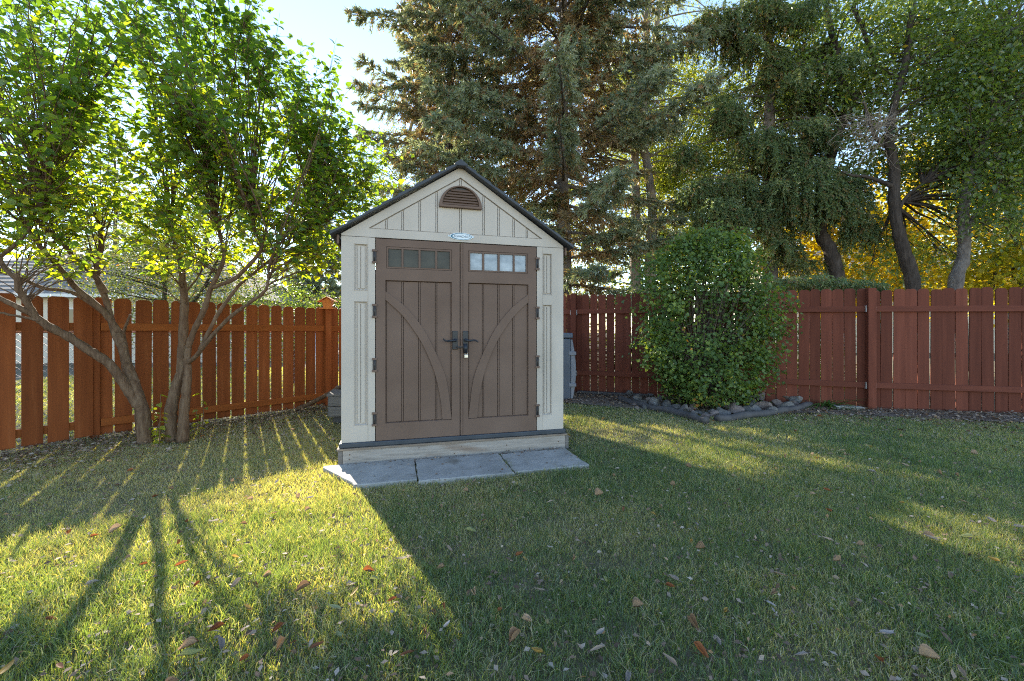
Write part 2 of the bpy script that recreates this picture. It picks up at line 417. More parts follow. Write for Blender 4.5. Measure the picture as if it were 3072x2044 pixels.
def scatter(name, tv, tf, P, D, U, S, tint, mat):
    """One mesh of many copies of a small template: x along D, z towards U."""
    X = unit(D)
    Z = unit(U - (U * X).sum(1, keepdims=True) * X)
    Y = np.cross(Z, X)
    tv = np.asarray(tv, float)
    S = np.asarray(S, float)
    if S.ndim == 1:
        S = np.repeat(S[:, None], 3, 1)
    V = P[:, None] + (S[:, 0:1] * tv[None, :, 0])[..., None] * X[:, None] + (S[:, 1:2] * tv[None, :, 1])[..., None] * Y[:, None] + (S[:, 2:3] * tv[None, :, 2])[..., None] * Z[:, None]
    F = (np.asarray(tf)[None] + (np.arange(len(P)) * len(tv))[:, None, None]).reshape(-1, len(tf[0]))
    return np_mesh(name, V.reshape(-1, 3), F, mat, np.repeat(tint, len(tv)))


def smooth_noise(x, y, cell, seed):
    """Value noise in 0..1."""
    rg = np.random.default_rng(seed)
    g = rg.random((256, 256))
    u, v = x / cell + 100.3, y / cell + 100.7
    i, j = np.floor(u).astype(int), np.floor(v).astype(int)
    fu, fv = u - i, v - j
    fu, fv = fu * fu * (3 - 2 * fu), fv * fv * (3 - 2 * fv)
    i, j, i1, j1 = i % 256, j % 256, (i + 1) % 256, (j + 1) % 256
    return (g[i, j] * (1 - fu) + g[i1, j] * fu) * (1 - fv) + (g[i, j1] * (1 - fu) + g[i1, j1] * fu) * fv


def catmull(pts, n=6):
    """Smooth polyline through the given points."""
    p = np.asarray(pts, float)
    p = np.vstack([2 * p[0] - p[1], p, 2 * p[-1] - p[-2]])
    out = []
    for i in range(1, len(p) - 2):
        for t in np.linspace(0, 1, n, endpoint=False):
            a, b, c, d = p[i - 1], p[i], p[i + 1], p[i + 2]
            out.append(0.5 * ((2 * b) + (-a + c) * t + (2 * a - 5 * b + 4 * c - d) * t * t + (-a + 3 * b - 3 * c + d) * t ** 3))
    out.append(p[-2])
    return np.array(out)


def bez(p0, p1, p2, n=7):
    t = np.linspace(0, 1, n)[:, None]
    return (1 - t) ** 2 * p0 + 2 * t * (1 - t) * p1 + t * t * p2


#@@SETTING
# ------------------------------------------------------------------ the ground
SHED_P = np.array([-1.516, 3.73]); SHED_D = np.array([0.965, 0.265]) / np.hypot(0.965, 0.265); SHED_N = np.array([-SHED_D[1], SHED_D[0]])
SHED_RZ = math.atan2(SHED_D[1], SHED_D[0])
KINK = np.array([-4.74, 4.73]); LPOST = np.array([-3.03, 6.82]); CORNER = np.array([-1.2, 9.15])
RP1 = np.array([1.22, 8.19]); RP2 = np.array([3.37, 7.31]); RP3 = np.array([5.52, 6.43]); RP4 = np.array([7.87, 5.93]); RP5 = np.array([10.2, 5.44])
LEFT_END = KINK + np.array([-0.31, -0.51]) / 0.597 * 1.9

mb = MB()
gx = [-300, -90, -40, -20] + list(np.arange(-12, 16.1, 0.5)) + [24, 40, 90, 300]
gy = [-60, -20, -6] + list(np.arange(-2, 14.1, 0.5)) + [20, 30, 60, 140, 400]
gv = []
for y in gy:
    for x in gx:
        near = -7 < x < 10 and 0 < y < 9
        gv.append((x, y, -0.012 + (0.012 * math.sin(x * 1.3 + y * 0.7) * math.sin(y * 1.1 - x * 0.4) if near else 0)))
nx = len(gx)
mb.add(gv, [(j * nx + i, j * nx + i + 1, (j + 1) * nx + i + 1, (j + 1) * nx + i) for j in range(len(gy) - 1) for i in range(nx - 1)], True)
tag(mb.build('ground', M['ground']), 'lawn ground running under the fences to the neighbouring yards', kind='structure')

# mulch strip along the red fence, and the planting bed behind the edging
def offset_line(pts, d):
    p = np.asarray(pts)
    out = []
    for i in range(len(p)):
        t = unit(p[min(i + 1, len(p) - 1)] - p[max(i - 1, 0)])
        out.append(p[i] + d * np.array([t[1], -t[0]]))
    return np.array(out)

fl = np.array([[0.2, 8.6], RP1, RP2, [4.6, 6.8], RP3, RP4, RP5])
back = offset_line(fl, -0.25)
wid = [1.0, 1.2, 1.40, 0.75, 0.62, 0.75, 0.8]
front = np.array([offset_line(fl, w)[i] for i, w in enumerate(wid)])
fr_s, bk_s = catmull(front, 5), catmull(back, 5)
mb = MB()
k = len(fr_s)
mb.add([(*p, 0.010) for p in fr_s] + [(*p, 0.012) for p in bk_s], [(i, i + 1, k + i + 1, k + i) for i in range(k - 1)])
tag(mb.build('planting_bed', M['mulch']), 'strip of leafy mulch along the foot of the red fence', kind='structure')
BED_POLY = np.vstack([fr_s, bk_s[::-1]])


def in_poly(x, y, poly):
    inside = np.zeros(len(x), bool)
    n = len(poly)
    j = n - 1
    for i in range(n):
        xi, yi, xj, yj = poly[i][0], poly[i][1], poly[j][0], poly[j][1]
        c = ((yi > y) != (yj > y)) & (x < (xj - xi) * (y - yi) / (yj - yi + 1e-12) + xi)
        inside ^= c
        j = i
    return inside


def shed_local(x, y):
    dx, dy = x - SHED_P[0], y - SHED_P[1]
    return dx * SHED_D[0] + dy * SHED_D[1], dx * SHED_N[0] + dy * SHED_N[1]


# ------------------------------------------------------------------ the shed
SH = empty('storage_shed', (SHED_P[0], SHED_P[1], 0), SHED_RZ)
tag(SH, 'cream resin garden shed with brown double doors and dark gable roof', 'shed')
MID = 1.054
Z0, Z1 = 0.202, 2.056           # door opening


def sbuild(mb, name, mat, parent=SH, bev=0.003, seg=2, **kw):
    o = mb.build(name, mat, parent, **kw)
    if bev:
        bevel(o, bev, seg)
    return o

sbuild(MB().box(-0.03, 2.138, -0.025, 2.13, 0.158, 0.200), 'floor', M['slate_resin'], bev=0.008)
# corner panels beside the doors, each moulded with two recessed fields
for a, b in ((-0.012, 0.276), (1.834, 2.120)):
    left = a < 1
    h0, h1 = (0.100, 0.208) if left else (1.900, 1.990)
    cp = sbuild(MB().panel(a, b, 0.201, 2.056, [(h0, h1, 0.355, 1.470, 0.018, 0.008), (h0, h1, 1.575, 1.990, 0.018, 0.008)], 0.0, 0.05), 'corner_panel', M['resin'], bev=0.004)
    for zz0, zz1 in ((0.37, 1.455), (1.59, 1.975)):
        c = (h0 + h1) / 2
        sbuild(MB().box(c - 0.030, c - 0.006, 0.008, 0.02, zz0, zz1), 'moulding', M['resin'], cp, bev=0.004)
        sbuild(MB().box(c + 0.000, c + 0.034, 0.008, 0.02, zz0, zz1), 'moulding', M['resin'], cp, bev=0.004)
    e = 0.214 if left else 1.894
    sbuild(MB().box(e - 0.002, e + 0.002, -0.003, 0.01, 0.205, 2.05), 'moulding', M['resin'], cp, bev=0.001)
# side and back walls
for nm, bx in (('side_wall', (-0.006, 0.035, 0.052, 2.10)), ('side_wall', (2.075, 2.114, 0.052, 2.10)), ('back_wall', (0.037, 2.073, 2.065, 2.10))):
    w = sbuild(MB().box(bx[0], bx[1], bx[2], bx[3], 0.201, 2.056), nm, M['resin'])
    if nm == 'side_wall':
        xo = -0.012 if bx[0] < 1 else 2.114
        for y in np.arange(0.35, 2.0, 0.3):
            sbuild(MB().box(xo, xo + 0.006, y, y + 0.10, 0.26, 2.0), 'moulding', M['resin'], w, bev=0.002)

# gable
AP = (MID + 0.004, 2.782)
GZ = 2.060
outer = [(-0.012, GZ), (2.120, GZ), (2.120, 2.078), AP, (-0.012, 2.078)]
IL, IR, IA, IB = 0.222, 1.888, (MID + 0.006, 2.682), 2.139
inner = [(IL, IB), (IR, IB), (IR, IB + 0.004), IA, (IL, IB + 0.004)]
gab = MB().ring(outer, inner, 0.0, 0.05)
gable = sbuild(gab, 'gable', M['resin'], bev=0.003)
sbuild(MB().prism(inner, 0.026, 0.047), 'gable_backing', M['resin'], gable, bev=0)

def tri_z(u):
    return IB + 0.004 + (IA[1] - IB - 0.004) * ((u - IL) / (IA[0] - IL) if u < IA[0] else (IR - u) / (IR - IA[0]))

cuts = [IL + 0.012, 0.374, 0.520, 0.675, 0.833, 1.060, 1.287, 1.437, 1.592, 1.731, IR - 0.012]
for i in range(len(cuts) - 1):
    a, b = cuts[i] + 0.011, cuts[i + 1] - 0.011
    if i == 0: a -= 0.008
    if i == len(cuts) - 2: b += 0.008
    za, zb = tri_z(a) - 0.008, tri_z(b) - 0.008
    pts = [(a, IB + 0.005), (b, IB + 0.005)]
    if zb > IB + 0.012: pts.append((b, zb))
    if a < IA[0] < b: pts.append((IA[0], IA[1] - 0.008))
    if za > IB + 0.012: pts.append((a, za))
    if len(pts) > 2:
        sbuild(MB().prism(pts, 0.012, 0.0265), 'plank', M['resin'], gable, bev=0.0025)
    if i:
        c = cuts[i]
        if tri_z(c) - 0.014 > IB + 0.01:
            sbuild(MB().box(c - 0.005, c + 0.005, 0.009, 0.0265, IB + 0.005, tri_z(c) - 0.014), 'bead', M['resin'], gable, bev=0.002)
# half-round louvre vent
VC, VZ, VR, VH = 1.060, 2.384, 0.207, 0.214
ts = np.linspace(0, math.pi, 25)
def arc(rx, rz, zb): return [(VC + rx * math.cos(t), zb + rz * math.sin(t)) for t in ts]
vent = sbuild(MB().ring(arc(VR, VH, VZ), arc(VR - 0.032, VH - 0.038, VZ + 0.024), -0.022, 0.012), 'gable_vent', M['brown_resin'], gable, bev=0.006, seg=3)
sbuild(MB().prism(arc(VR - 0.02, VH - 0.022, VZ + 0.012), 0.004, 0.012), 'backing', M['hinge'], vent, bev=0)
for q in range(6):
    z = VZ + 0.030 + q * 0.026
    hw = (VR - 0.034) * math.sqrt(max(0, 1 - ((z + 0.014 - VZ - 0.024) / (VH - 0.036)) ** 2))
    s = MB().add([(VC - hw, -0.014, z), (VC + hw, -0.014, z), (VC + hw, 0.004, z + 0.022), (VC - hw, 0.004, z + 0.022), (VC - hw, -0.009, z - 0.003), (VC + hw, -0.009, z - 0.003), (VC + hw, 0.0035, z + 0.014), (VC - hw, 0.0035, z + 0.014)],
                 [(0, 1, 2, 3), (4, 7, 6, 5), (0, 4, 5, 1), (1, 5, 6, 2), (3, 2, 6, 7), (0, 3, 7, 4)])
    sbuild(s, 'louvre', M['brown_resin'], vent, bev=0)
# oval maker's badge
BC, BZ = 1.064, 2.113
def oval(rx, rz, n=40): return [(BC + rx * math.cos(t), BZ + rz * math.sin(t)) for t in np.linspace(0, 2 * math.pi, n, endpoint=False)]
badge = sbuild(MB().prism(oval(0.112, 0.036), -0.007, 0.002), 'badge', M['badge'], gable, bev=0.002)
rin = [(BC + 0.006 + 0.090 * math.cos(t), BZ + 0.0265 * math.sin(t)) for t in np.linspace(0, 2 * math.pi, 40, endpoint=False)]
sbuild(MB().ring(oval(0.102, 0.0305), rin, -0.0085, -0.006), 'badge_ring', M['badge_ink'], badge, bev=0)
for s in (-1, 1):
    sbuild(MB().prism([(BC + s * 0.116 + 0.009 * math.cos(t), BZ + 0.009 * math.sin(t)) for t in np.linspace(0, 2 * math.pi, 14, endpoint=False)], -0.004, 0.002), 'badge_ear', M['badge'], badge, bev=0)
    sbuild(MB().prism([(BC + s * 0.116 + 0.004 * math.cos(t), BZ + 0.004 * math.sin(t)) for t in np.linspace(0, 2 * math.pi, 10, endpoint=False)], -0.006, -0.004), 'rivet', M['badge_grey'], badge, bev=0)
fc = bpy.data.curves.new('lettering', 'FONT')
fc.body = 'SUNCAST'
fc.size = 0.031
fc.shear = 0.28
fc.space_character = 1.06
fc.align_x, fc.align_y = 'CENTER', 'CENTER'
fc.extrude = 0.0008
fc.materials.append(M['badge_grey'])
let = put('lettering', fc, badge, loc=(BC + 0.004, -0.0085, BZ), rot=(R(90), 0, 0))
let.scale = (1.12, 0.92, 1)
bpy.context.view_layer.update()
lme = bpy.data.meshes.new_from_object(let.evaluated_get(bpy.context.evaluated_depsgraph_get()))
lme.materials.clear(); lme.materials.append(M['badge_grey'])
bpy.data.objects.remove(let)
let = put('lettering', lme, badge, loc=(BC + 0.004, -0.0085, BZ), rot=(R(90), 0, 0), scale=(1.12, 0.92, 1))

# roof: two slopes in overlapping courses, a ridge cap
RA = 2.806
roof_rise = (RA - 2.062) / (MID + 0.09)
for s in (-1, 1):
    prof_top, n = [], 8
    run = MID + 0.098
    for q in range(n):
        a, b = run * q / n, run * (q + 1) / n
        prof_top += [(a, RA - roof_rise * a + (0.008 if q else 0.0)), (b, RA - roof_rise * b + 0.022)]
    under = [(run, RA - roof_rise * run - 0.010), (0.0, RA - 0.018)]
    poly = [(MID + s * a, z) for a, z in prof_top + under]
    if s < 0: poly = poly  # orientation fixed below
    else: poly = poly[::-1]
    sbuild(MB().prism(poly, -0.075, 2.19), 'roof_slope', M['roof_resin'], bev=0.003, seg=1)
sbuild(MB().prism([(MID - 0.066, RA - 0.040), (MID + 0.066, RA - 0.040), (MID + 0.062, RA - 0.020), (MID, RA + 0.022), (MID - 0.062, RA - 0.020)], -0.082, 2.20), 'ridge_cap', M['roof_resin'], bev=0.006)
# brown eave trim under the roof edge
for s in (-1, 1):
    x = MID + s * (MID + 0.05)
    sbuild(MB().box(min(x, x - s * 0.02), max(x, x - s * 0.02), 0.0, 2.12, 1.985, 2.066), 'eave_trim', M['brown_resin'], bev=0.003)

# doors
ARC_O = catmull([(0.366, 1.570), (0.520, 1.452), (0.663, 1.290), (0.760, 1.130), (0.845, 0.950), (0.925, 0.730), (0.974, 0.362)], 5)
ARC_I = catmull([(0.366, 1.492), (0.520, 1.345), (0.664, 1.142), (0.750, 0.970), (0.817, 0.790), (0.865, 0.570), (0.886, 0.362)], 5)

def mirror(u): return 2 * MID - u

def door(mir):
    X = (lambda u: mirror(u)) if mir else (lambda u: u)
    def span(a, b): return tuple(sorted((X(a), X(b))))
    W = (0.372, 0.979, 1.777, 1.985)
    P = (0.366, 0.974, 0.356, 1.672)
    u0, u1 = span(0.283, MID - 0.004)
    wh, ph = span(W[0], W[1]), span(P[0], P[1])
    d = sbuild(MB().panel(u0, u1, Z0, Z1 - 0.006, [(wh[0] + 0.004, wh[1] - 0.004, W[2] + 0.003, W[3] - 0.003, None, 0), (ph[0], ph[1], P[2], P[3], 0.030, 0.007)], -0.004, 0.05), 'door', M['brown_resin'], bev=0.004)
    # planks and beads in the lower field
    cu = [0.376, 0.519, 0.672, 0.827, 0.966]
    for i in range(4):
        a, b = span(cu[i] + (0.010 if i else 0), cu[i + 1] - (0.010 if i < 3 else 0))
        sbuild(MB().box(a, b, 0.013, 0.0265, P[2] + 0.008, P[3] - 0.008), 'plank', M['brown_resin'], d, bev=0.002)
        if i:
            a, b = span(cu[i] - 0.005, cu[i] + 0.005)
            sbuild(MB().box(a, b, 0.010, 0.0265, P[2] + 0.008, P[3] - 0.008), 'bead', M['brown_resin'], d, bev=0.002)
    # arched brace
    o_ = [(X(u), z) for u, z in ARC_O]; i_ = [(X(u), z) for u, z in ARC_I]
    n = len(o_)
    bv = [(x, -0.002, z) for x, z in o_] + [(x, -0.002, z) for x, z in i_] + [(x, 0.018, z) for x, z in o_] + [(x, 0.018, z) for x, z in i_]
    bf = []
    for q in range(n - 1):
        fs = [(q, q + n, q + n + 1, q + 1), (q, q + 1, q + 1 + 2 * n, q + 2 * n), (q + n, q + 3 * n, q + 1 + 3 * n, q + 1 + n)]
        bf += fs if not mir else [f[::-1] for f in fs]
    sbuild(MB().add(bv, bf), 'arched_brace', M['brown_resin'], d, bev=0.003)
    # raised bead along the meeting stile
    a, b = span(MID - 0.030, MID - 0.022)
    if mir: sbuild(MB().box(a, b, -0.009, -0.003, Z0 + 0.01, Z1 - 0.01), 'bead', M['brown_resin'], d, bev=0.002)
    # window frame, four panes
    fr = [(0.392, 0.509), (0.527, 0.663), (0.683, 0.817), (0.837, 0.955)]
    holes = [(*span(a, b), 1.797, 1.962, None, 0) for a, b in fr]
    a, b = span(0.379, 0.972)
    sbuild(MB().panel(a, b, 1.783, 1.979, holes, -0.002, 0.009), 'window_frame', M['brown_resin'], d, bev=0.003)
    for (a, b) in fr:
        a, b = span(a - 0.004, b + 0.004)
        pn = MB().box(a, b, 0.0075, 0.010, 1.793, 1.966).build('pane', M['pane_pale_reflection'] if mir else M['pane_dim_reflection'], d)
        pn['label'] = 'window pane with a pale reflection painted into its colour' if mir else 'window pane with a dim reflection painted into its colour'
    # hinges
    for zc in (1.884, 1.388, 0.896, 0.402):
        hx = X(0.272)
        h = sbuild(MB().box(hx - 0.016, hx + 0.016, -0.012, 0.002, zc - 0.062, zc + 0.062), 'hinge', M['hinge'], d, bev=0.003)
        for zz in (-1, 1):
            sbuild(MB().box(hx - 0.022, hx + 0.022, -0.019, -0.010, zc + zz * 0.054 - 0.010, zc + zz * 0.054 + 0.010), 'hinge_leaf', M['brown_resin'], d, bev=0.003)
        sbuild(MB().tube([(hx, -0.016, zc - 0.045), (hx, -0.016, zc + 0.045)], 0.006, 8), 'hinge_pin', M['hinge'], d, bev=0)
    # lever handle on its back plate
    pc = X(1.004)
    sg = 1 if mir else -1
    h = sbuild(MB().box(pc - 0.026, pc + 0.026, -0.018, -0.003, 1.028, 1.206), 'handle', M['handle'], d, bev=0.005)
    sbuild(MB().tube([(pc, -0.017, 1.118), (pc, -0.050, 1.118)], 0.016, 12), 'handle_hub', M['handle'], d, bev=0)
    lev = catmull([(pc - sg * 0.01, -0.05, 1.118), (pc + sg * 0.04, -0.053, 1.113), (pc + sg * 0.085, -0.052, 1.117 if mir else 1.110), (pc + sg * 0.118, -0.048, 1.098 if mir else 1.130)], 6)
    sbuild(MB().tube(lev, np.linspace(0.011, 0.006, len(lev)), 8), 'lever', M['handle'], d, bev=0)
    if mir:
        sbuild(MB().tube([(pc - 0.002, -0.024, 1.085), (pc - 0.002, -0.024, 0.992)], 0.020, 12), 'lock_barrel', M['handle'], d, bev=0)
        sbuild(MB().box(MID - 0.035, pc - 0.012, -0.030, -0.019, 1.046, 1.058), 'hasp', M['hinge'], d, bev=0.002)
        sbuild(MB().tube([(MID - 0.035, -0.022, 1.052), (MID - 0.035, -0.055, 1.052), (MID - 0.015, -0.055, 1.045), (MID - 0.012, -0.030, 1.04)], 0.004, 6), 'hasp_staple', M['hinge'], d, bev=0)
    return d

door(False)
door(True)
sbuild(MB().box(0.279, 1.830, 0.046, 0.060, 0.201, 2.05), 'door_stop', M['brown_resin'], bev=0)

# padlock hanging from the lock barrel
def shed_world(u, y, z):
    p = SHED_P + u * SHED_D + y * SHED_N
    return (p[0], p[1], z)

pl = empty('padlock', shed_world(1.108, -0.030, 0.948), SHED_RZ)
tag(pl, 'small silver padlock hanging under the door lever', 'padlock')
bevel(MB().box(-0.018, 0.018, -0.008, 0.008, 0.0, 0.032).build('body', M['steel'], pl), 0.003)
sh_pts = [(-0.011, 0, 0.030), (-0.011, 0, 0.044)] + [(-0.011 * math.cos(t), 0, 0.046 + 0.011 * math.sin(t)) for t in np.linspace(0.2, math.pi - 0.2, 8)] + [(0.011, 0, 0.044), (0.011, 0, 0.030)]
MB().tube(sh_pts, 0.003, 8).build('shackle', M['steel'], pl)

# timber base under the shed
SB = empty('shed_base', (SHED_P[0], SHED_P[1], 0), SHED_RZ)
tag(SB, 'weathered timber platform under the resin shed', 'platform')
fbd = sbuild(MB().box(0.004, 2.128, -0.030, 0.010, 0.002, 0.136), 'front_board', M['weathered'], SB, bev=0.003)
for x in (-0.036, 2.130):
    sbuild(MB().box(x, x + 0.038, -0.028, 2.16, 0.0, 0.135), 'side_board', M['old_plank'], SB, bev=0.003)
sbuild(MB().box(0.004, 2.128, 2.12, 2.158, 0.0, 0.135), 'back_board', M['old_plank'], SB, bev=0.003)
sbuild(MB().box(-0.045, 2.150, -0.036, 2.165, 0.137, 0.156), 'deck_sheet', M['ply'], SB, bev=0.002)
for u, z in ((0.666, 0.118), (0.995, 0.040), (1.063, 0.104), (1.510, 0.082), (2.053, 0.080), (0.06, 0.06), (0.062, 0.1)):
    r_ = 0.006 if u not in (0.666, 1.063) else 0.0045
    sbuild(MB().prism([(u + r_ * math.cos(t), z + r_ * math.sin(t)) for t in np.linspace(0, 2 * math.pi, 12, endpoint=False)], -0.032, -0.027), 'screw', M['stain'], SB, bev=0)

# three concrete slabs laid as a step
SLABS = [(-0.150, 0.622, -0.610, -0.055), (0.634, 1.408, -0.655, -0.085), (1.424, 2.10, -0.640, -0.110)]
SLAB_LABELS = ['grey concrete slab with its outer end reaching into sunlight', 'middle grey concrete slab of the step before the shed', 'grey concrete slab half lost in grass on the fence-bin side']
for (a, b, c, d), lab in zip(SLABS, SLAB_LABELS):
    rr = random.Random(int(a * 100))
    nxs, nys = 14, 10
    loop = []
    for t in np.linspace(0, 1, nxs, endpoint=False): loop.append((a + (b - a) * t, c))
    for t in np.linspace(0, 1, nys, endpoint=False): loop.append((b, c + (d - c) * t))
    for t in np.linspace(0, 1, nxs, endpoint=False): loop.append((b + (a - b) * t, d))
    for t in np.linspace(0, 1, nys, endpoint=False): loop.append((a, d + (c - d) * t))
    if a < 0: loop = [(max(x, a + 0.30 * min(1, max(0, (-0.10 - y) / 0.48))), y) for x, y in loop]   # broken corner
    jit = .002 if a < 0 else .007
    loop = [(x + rr.uniform(-jit, jit), y + rr.uniform(-jit, jit)) for x, y in loop]
    n = len(loop)
    cx, cy = (a + b) / 2, (c + d) / 2
    v = [(x - cx, y - cy, -0.03) for x, y in loop] + [(x - cx, y - cy, 0.022) for x, y in loop] + [((x - cx) * 0.985, (y - cy) * 0.975, 0.028 + rr.uniform(-.001, .001)) for x, y in loop] + [(0, 0, 0.029)]
    f = [(i, (i + 1) % n, (i + 1) % n + n, i + n) for i in range(n)] + [(i + n, (i + 1) % n + n, (i + 1) % n + 2 * n, i + 2 * n) for i in range(n)] + [(i + 2 * n, (i + 1) % n + 2 * n, 3 * n) for i in range(n)]
    p = SHED_P + cx * SHED_D + cy * SHED_N
    o = MB().add(v, f).build('paving_slab', M['concrete'], None, loc=(p[0], p[1], 0), rot=(rr.uniform(-.004, .004), rr.uniform(-.004, .004), SHED_RZ + rr.uniform(-.008, .008)))
    tag(o, lab, 'paving slab', 'slabs of the step before the shed')


# ------------------------------------------------------------------ fences
def board_mesh(name, w, h, mat, clip=0.028, th=0.018, seed=0):
    rr = random.Random(seed)
    j = lambda: rr.uniform(-0.0015, 0.0015)
    c1, c2 = clip * rr.uniform(.8, 1.2), clip * rr.uniform(.8, 1.2)
    poly = [(-w / 2, 0), (w / 2, 0), (w / 2 + j(), h * .5), (w / 2, h - c2), (w / 2 - c2 * .45, h - c2 * .38), (w / 2 - c2, h), (-w / 2 + c1, h + j()), (-w / 2 + c1 * .45, h - c1 * .38), (-w / 2, h - c1), (-w / 2 + j(), h * .5)]
    return MB().prism(poly, -th / 2, th / 2).mesh(name, mat)


def run_boards(parent, A, B, w, gap, h, meshes, side, z0=0.02, seed=1, skip=()):
    """Boards from A to B; side is the offset across the fence line (towards the yard negative)."""
    rr = random.Random(seed)
    A, B = np.asarray(A), np.asarray(B)
    Ld = np.linalg.norm(B - A)
    t = (B - A) / Ld
    nrm = np.array([-t[1], t[0]])
    n = max(1, round(Ld / (w + gap)))
    pitch = Ld / n
    fit = (pitch - gap) / w
    rz = math.atan2(t[1], t[0])
    for i in range(n):
        if i in skip: continue
        s = (i + 0.5) * pitch + rr.uniform(-0.004, 0.004)
        p = A + t * s + nrm * (side + rr.uniform(-0.003, 0.003))
        o = put('board', rr.choice(meshes), parent, loc=(p[0], p[1], z0 + rr.uniform(-0.010, 0.010)), rot=(rr.uniform(-.004, .004), rr.uniform(-.006, .006), rz + rr.uniform(-.012, .012)), scale=(fit * rr.uniform(.955, 1.03), 1, h * rr.uniform(.997, 1.003)))
        bevel(o, 0.002, 1)


def rail(parent, A, B, z, mat, side, hh=0.088, th=0.038, name='rail', inset=0.05, dz=0.0):
    A, B = np.asarray(A), np.asarray(B)
    Ld = np.linalg.norm(B - A)
    t = (B - A) / Ld
    nrm = np.array([-t[1], t[0]])
    p = (A + B) / 2 + nrm * side
    o = MB().box(-Ld / 2 + inset, Ld / 2 - inset, -th / 2, th / 2, -hh / 2, hh / 2).build(name, mat, parent, loc=(p[0], p[1], z), rot=(0, -math.atan2(dz, Ld), math.atan2(t[1], t[0])))
    return bevel(o, 0.003, 1)


def post(parent, P, ang, h, mat, w=0.092, name='post', side=0.0):
    p = np.asarray(P) + side * np.array([-math.sin(ang), math.cos(ang)])
    m_ = MB()
    m_.box(-w / 2, w / 2, -w / 2, w / 2, -0.05, h)
    o = m_.build(name, mat, parent, loc=(p[0], p[1], 0), rot=(0, 0, ang))
    return bevel(o, 0.006, 2)

# orange fence on the sunny side
LF = empty('orange_board_fence', (KINK[0], KINK[1], 0))
tag(LF, 'orange-stained dog-eared board fence behind the lilac with sunlight through its gaps', 'fence')
LF.location = (0, 0, 0)
ang_l = math.atan2(*(LPOST - KINK)[::-1])
ang_k = math.atan2(*(KINK - LEFT_END)[::-1])
bm_o = [board_mesh('orange_board', 0.148, 1.0, M['fence_orange'], 0.030, seed=s) for s in range(4)]
for me in bm_o:  # unit-height template: keep the clipped ears at true size after scaling
    for v in me.vertices:
        if v.co.z > 0.9: v.co.z = 1.0 - (1.0 - v.co.z) / 1.55
run_boards(LF, LEFT_END, KINK, 0.148, 0.034, 1.555, bm_o, -0.030, 0.015, 3)
run_boards(LF, KINK, LPOST, 0.145, 0.023, 1.575, bm_o, 0.030, 0.015, 4)
run_boards(LF, LPOST + 0.05 * unit(CORNER - LPOST), CORNER, 0.148, 0.020, 1.58, bm_o, 0.030, 0.015, 5)
for zz in (0.160, 1.252):
    rail(LF, LEFT_END, KINK, zz, M['rail_orange'], 0.0)
    rail(LF, KINK, LPOST, zz, M['rail_orange'], 0.0, dz=0.0)
    rail(LF, LPOST, CORNER, zz, M['rail_orange'], 0.0)
post(LF, KINK, ang_l, 1.50, M['fence_orange'], side=0.03)
post(LF, LEFT_END, ang_k, 1.50, M['fence_orange'], side=0.05)
post(LF, LPOST, ang_l, 1.565, M['fence_orange'], w=0.10, side=-0.01)

# bird feeder on the post
BF = empty('bird_feeder', (LPOST[0] + 0.02, LPOST[1] - 0.01, 1.566), R(8))
tag(BF, 'small bright orange house-shaped bird feeder on the orange fence post', 'bird feeder')
bevel(MB().box(-0.115, 0.10, -0.075, 0.075, 0.0, 0.016).build('tray', M['feeder'], BF), 0.002)
fb = MB()
fb.add([(-0.052, -0.05, 0.016), (0.052, -0.05, 0.016), (0.052, 0.05, 0.016), (-0.052, 0.05, 0.016), (-0.078, -0.06, 0.128), (0.078, -0.06, 0.128), (0.078, 0.06, 0.128), (-0.078, 0.06, 0.128), (0, -0.06, 0.182), (0, 0.06, 0.182)],
       [(0, 3, 2, 1), (0, 1, 5, 8, 4), (2, 3, 7, 9, 6), (1, 2, 6, 5), (3, 0, 4, 7), (4, 8, 9, 7), (8, 5, 6, 9)])
bevel(fb.build('body', M['feeder'], BF), 0.002)
for s in (-1, 1):
    poly = [(0, 0.190), (s * 0.145, 0.112), (s * 0.145, 0.122), (0, 0.202)]
    bevel(MB().prism(poly if s < 0 else poly[::-1], -0.085, 0.085).build('roof_panel', M['feeder'], BF), 0.002)

# red fence
RF = empty('red_board_fence', (0, 0, 0))
tag(RF, 'long red-brown dog-eared board fence behind the round shrub', 'fence')
bm_r = [board_mesh('red_board', 0.146, 1.0, M['fence_red'], 0.034, seed=s + 10) for s in range(4)]
for me in bm_r:
    for v in me.vertices:
        if v.co.z > 0.9: v.co.z = 1.0 - (1.0 - v.co.z) / 1.9
RPS = [CORNER, RP1, RP2, RP3, RP4, RP5]
tops = [1.93, 1.93, 1.90, 1.855, 1.84, 1.84]
for i in range(5):
    A, B = RPS[i], RPS[i + 1]
    run_boards(RF, A, B, 0.146, 0.010, (tops[i] + tops[i + 1]) / 2 - 0.01, bm_r, 0.032, 0.008, 20 + i)
    za, zb = (0.405, 0.40, 0.385, 0.372, 0.35, 0.34)[i:i + 2]
    ta, tb = (1.60, 1.59, 1.57, 1.548, 1.53, 1.52)[i:i + 2]
    rail(RF, A, B, (za + zb) / 2, M['rail_red'], 0.0, dz=zb - za)
    rail(RF, A, B, (ta + tb) / 2, M['rail_red'], 0.0, dz=tb - ta)
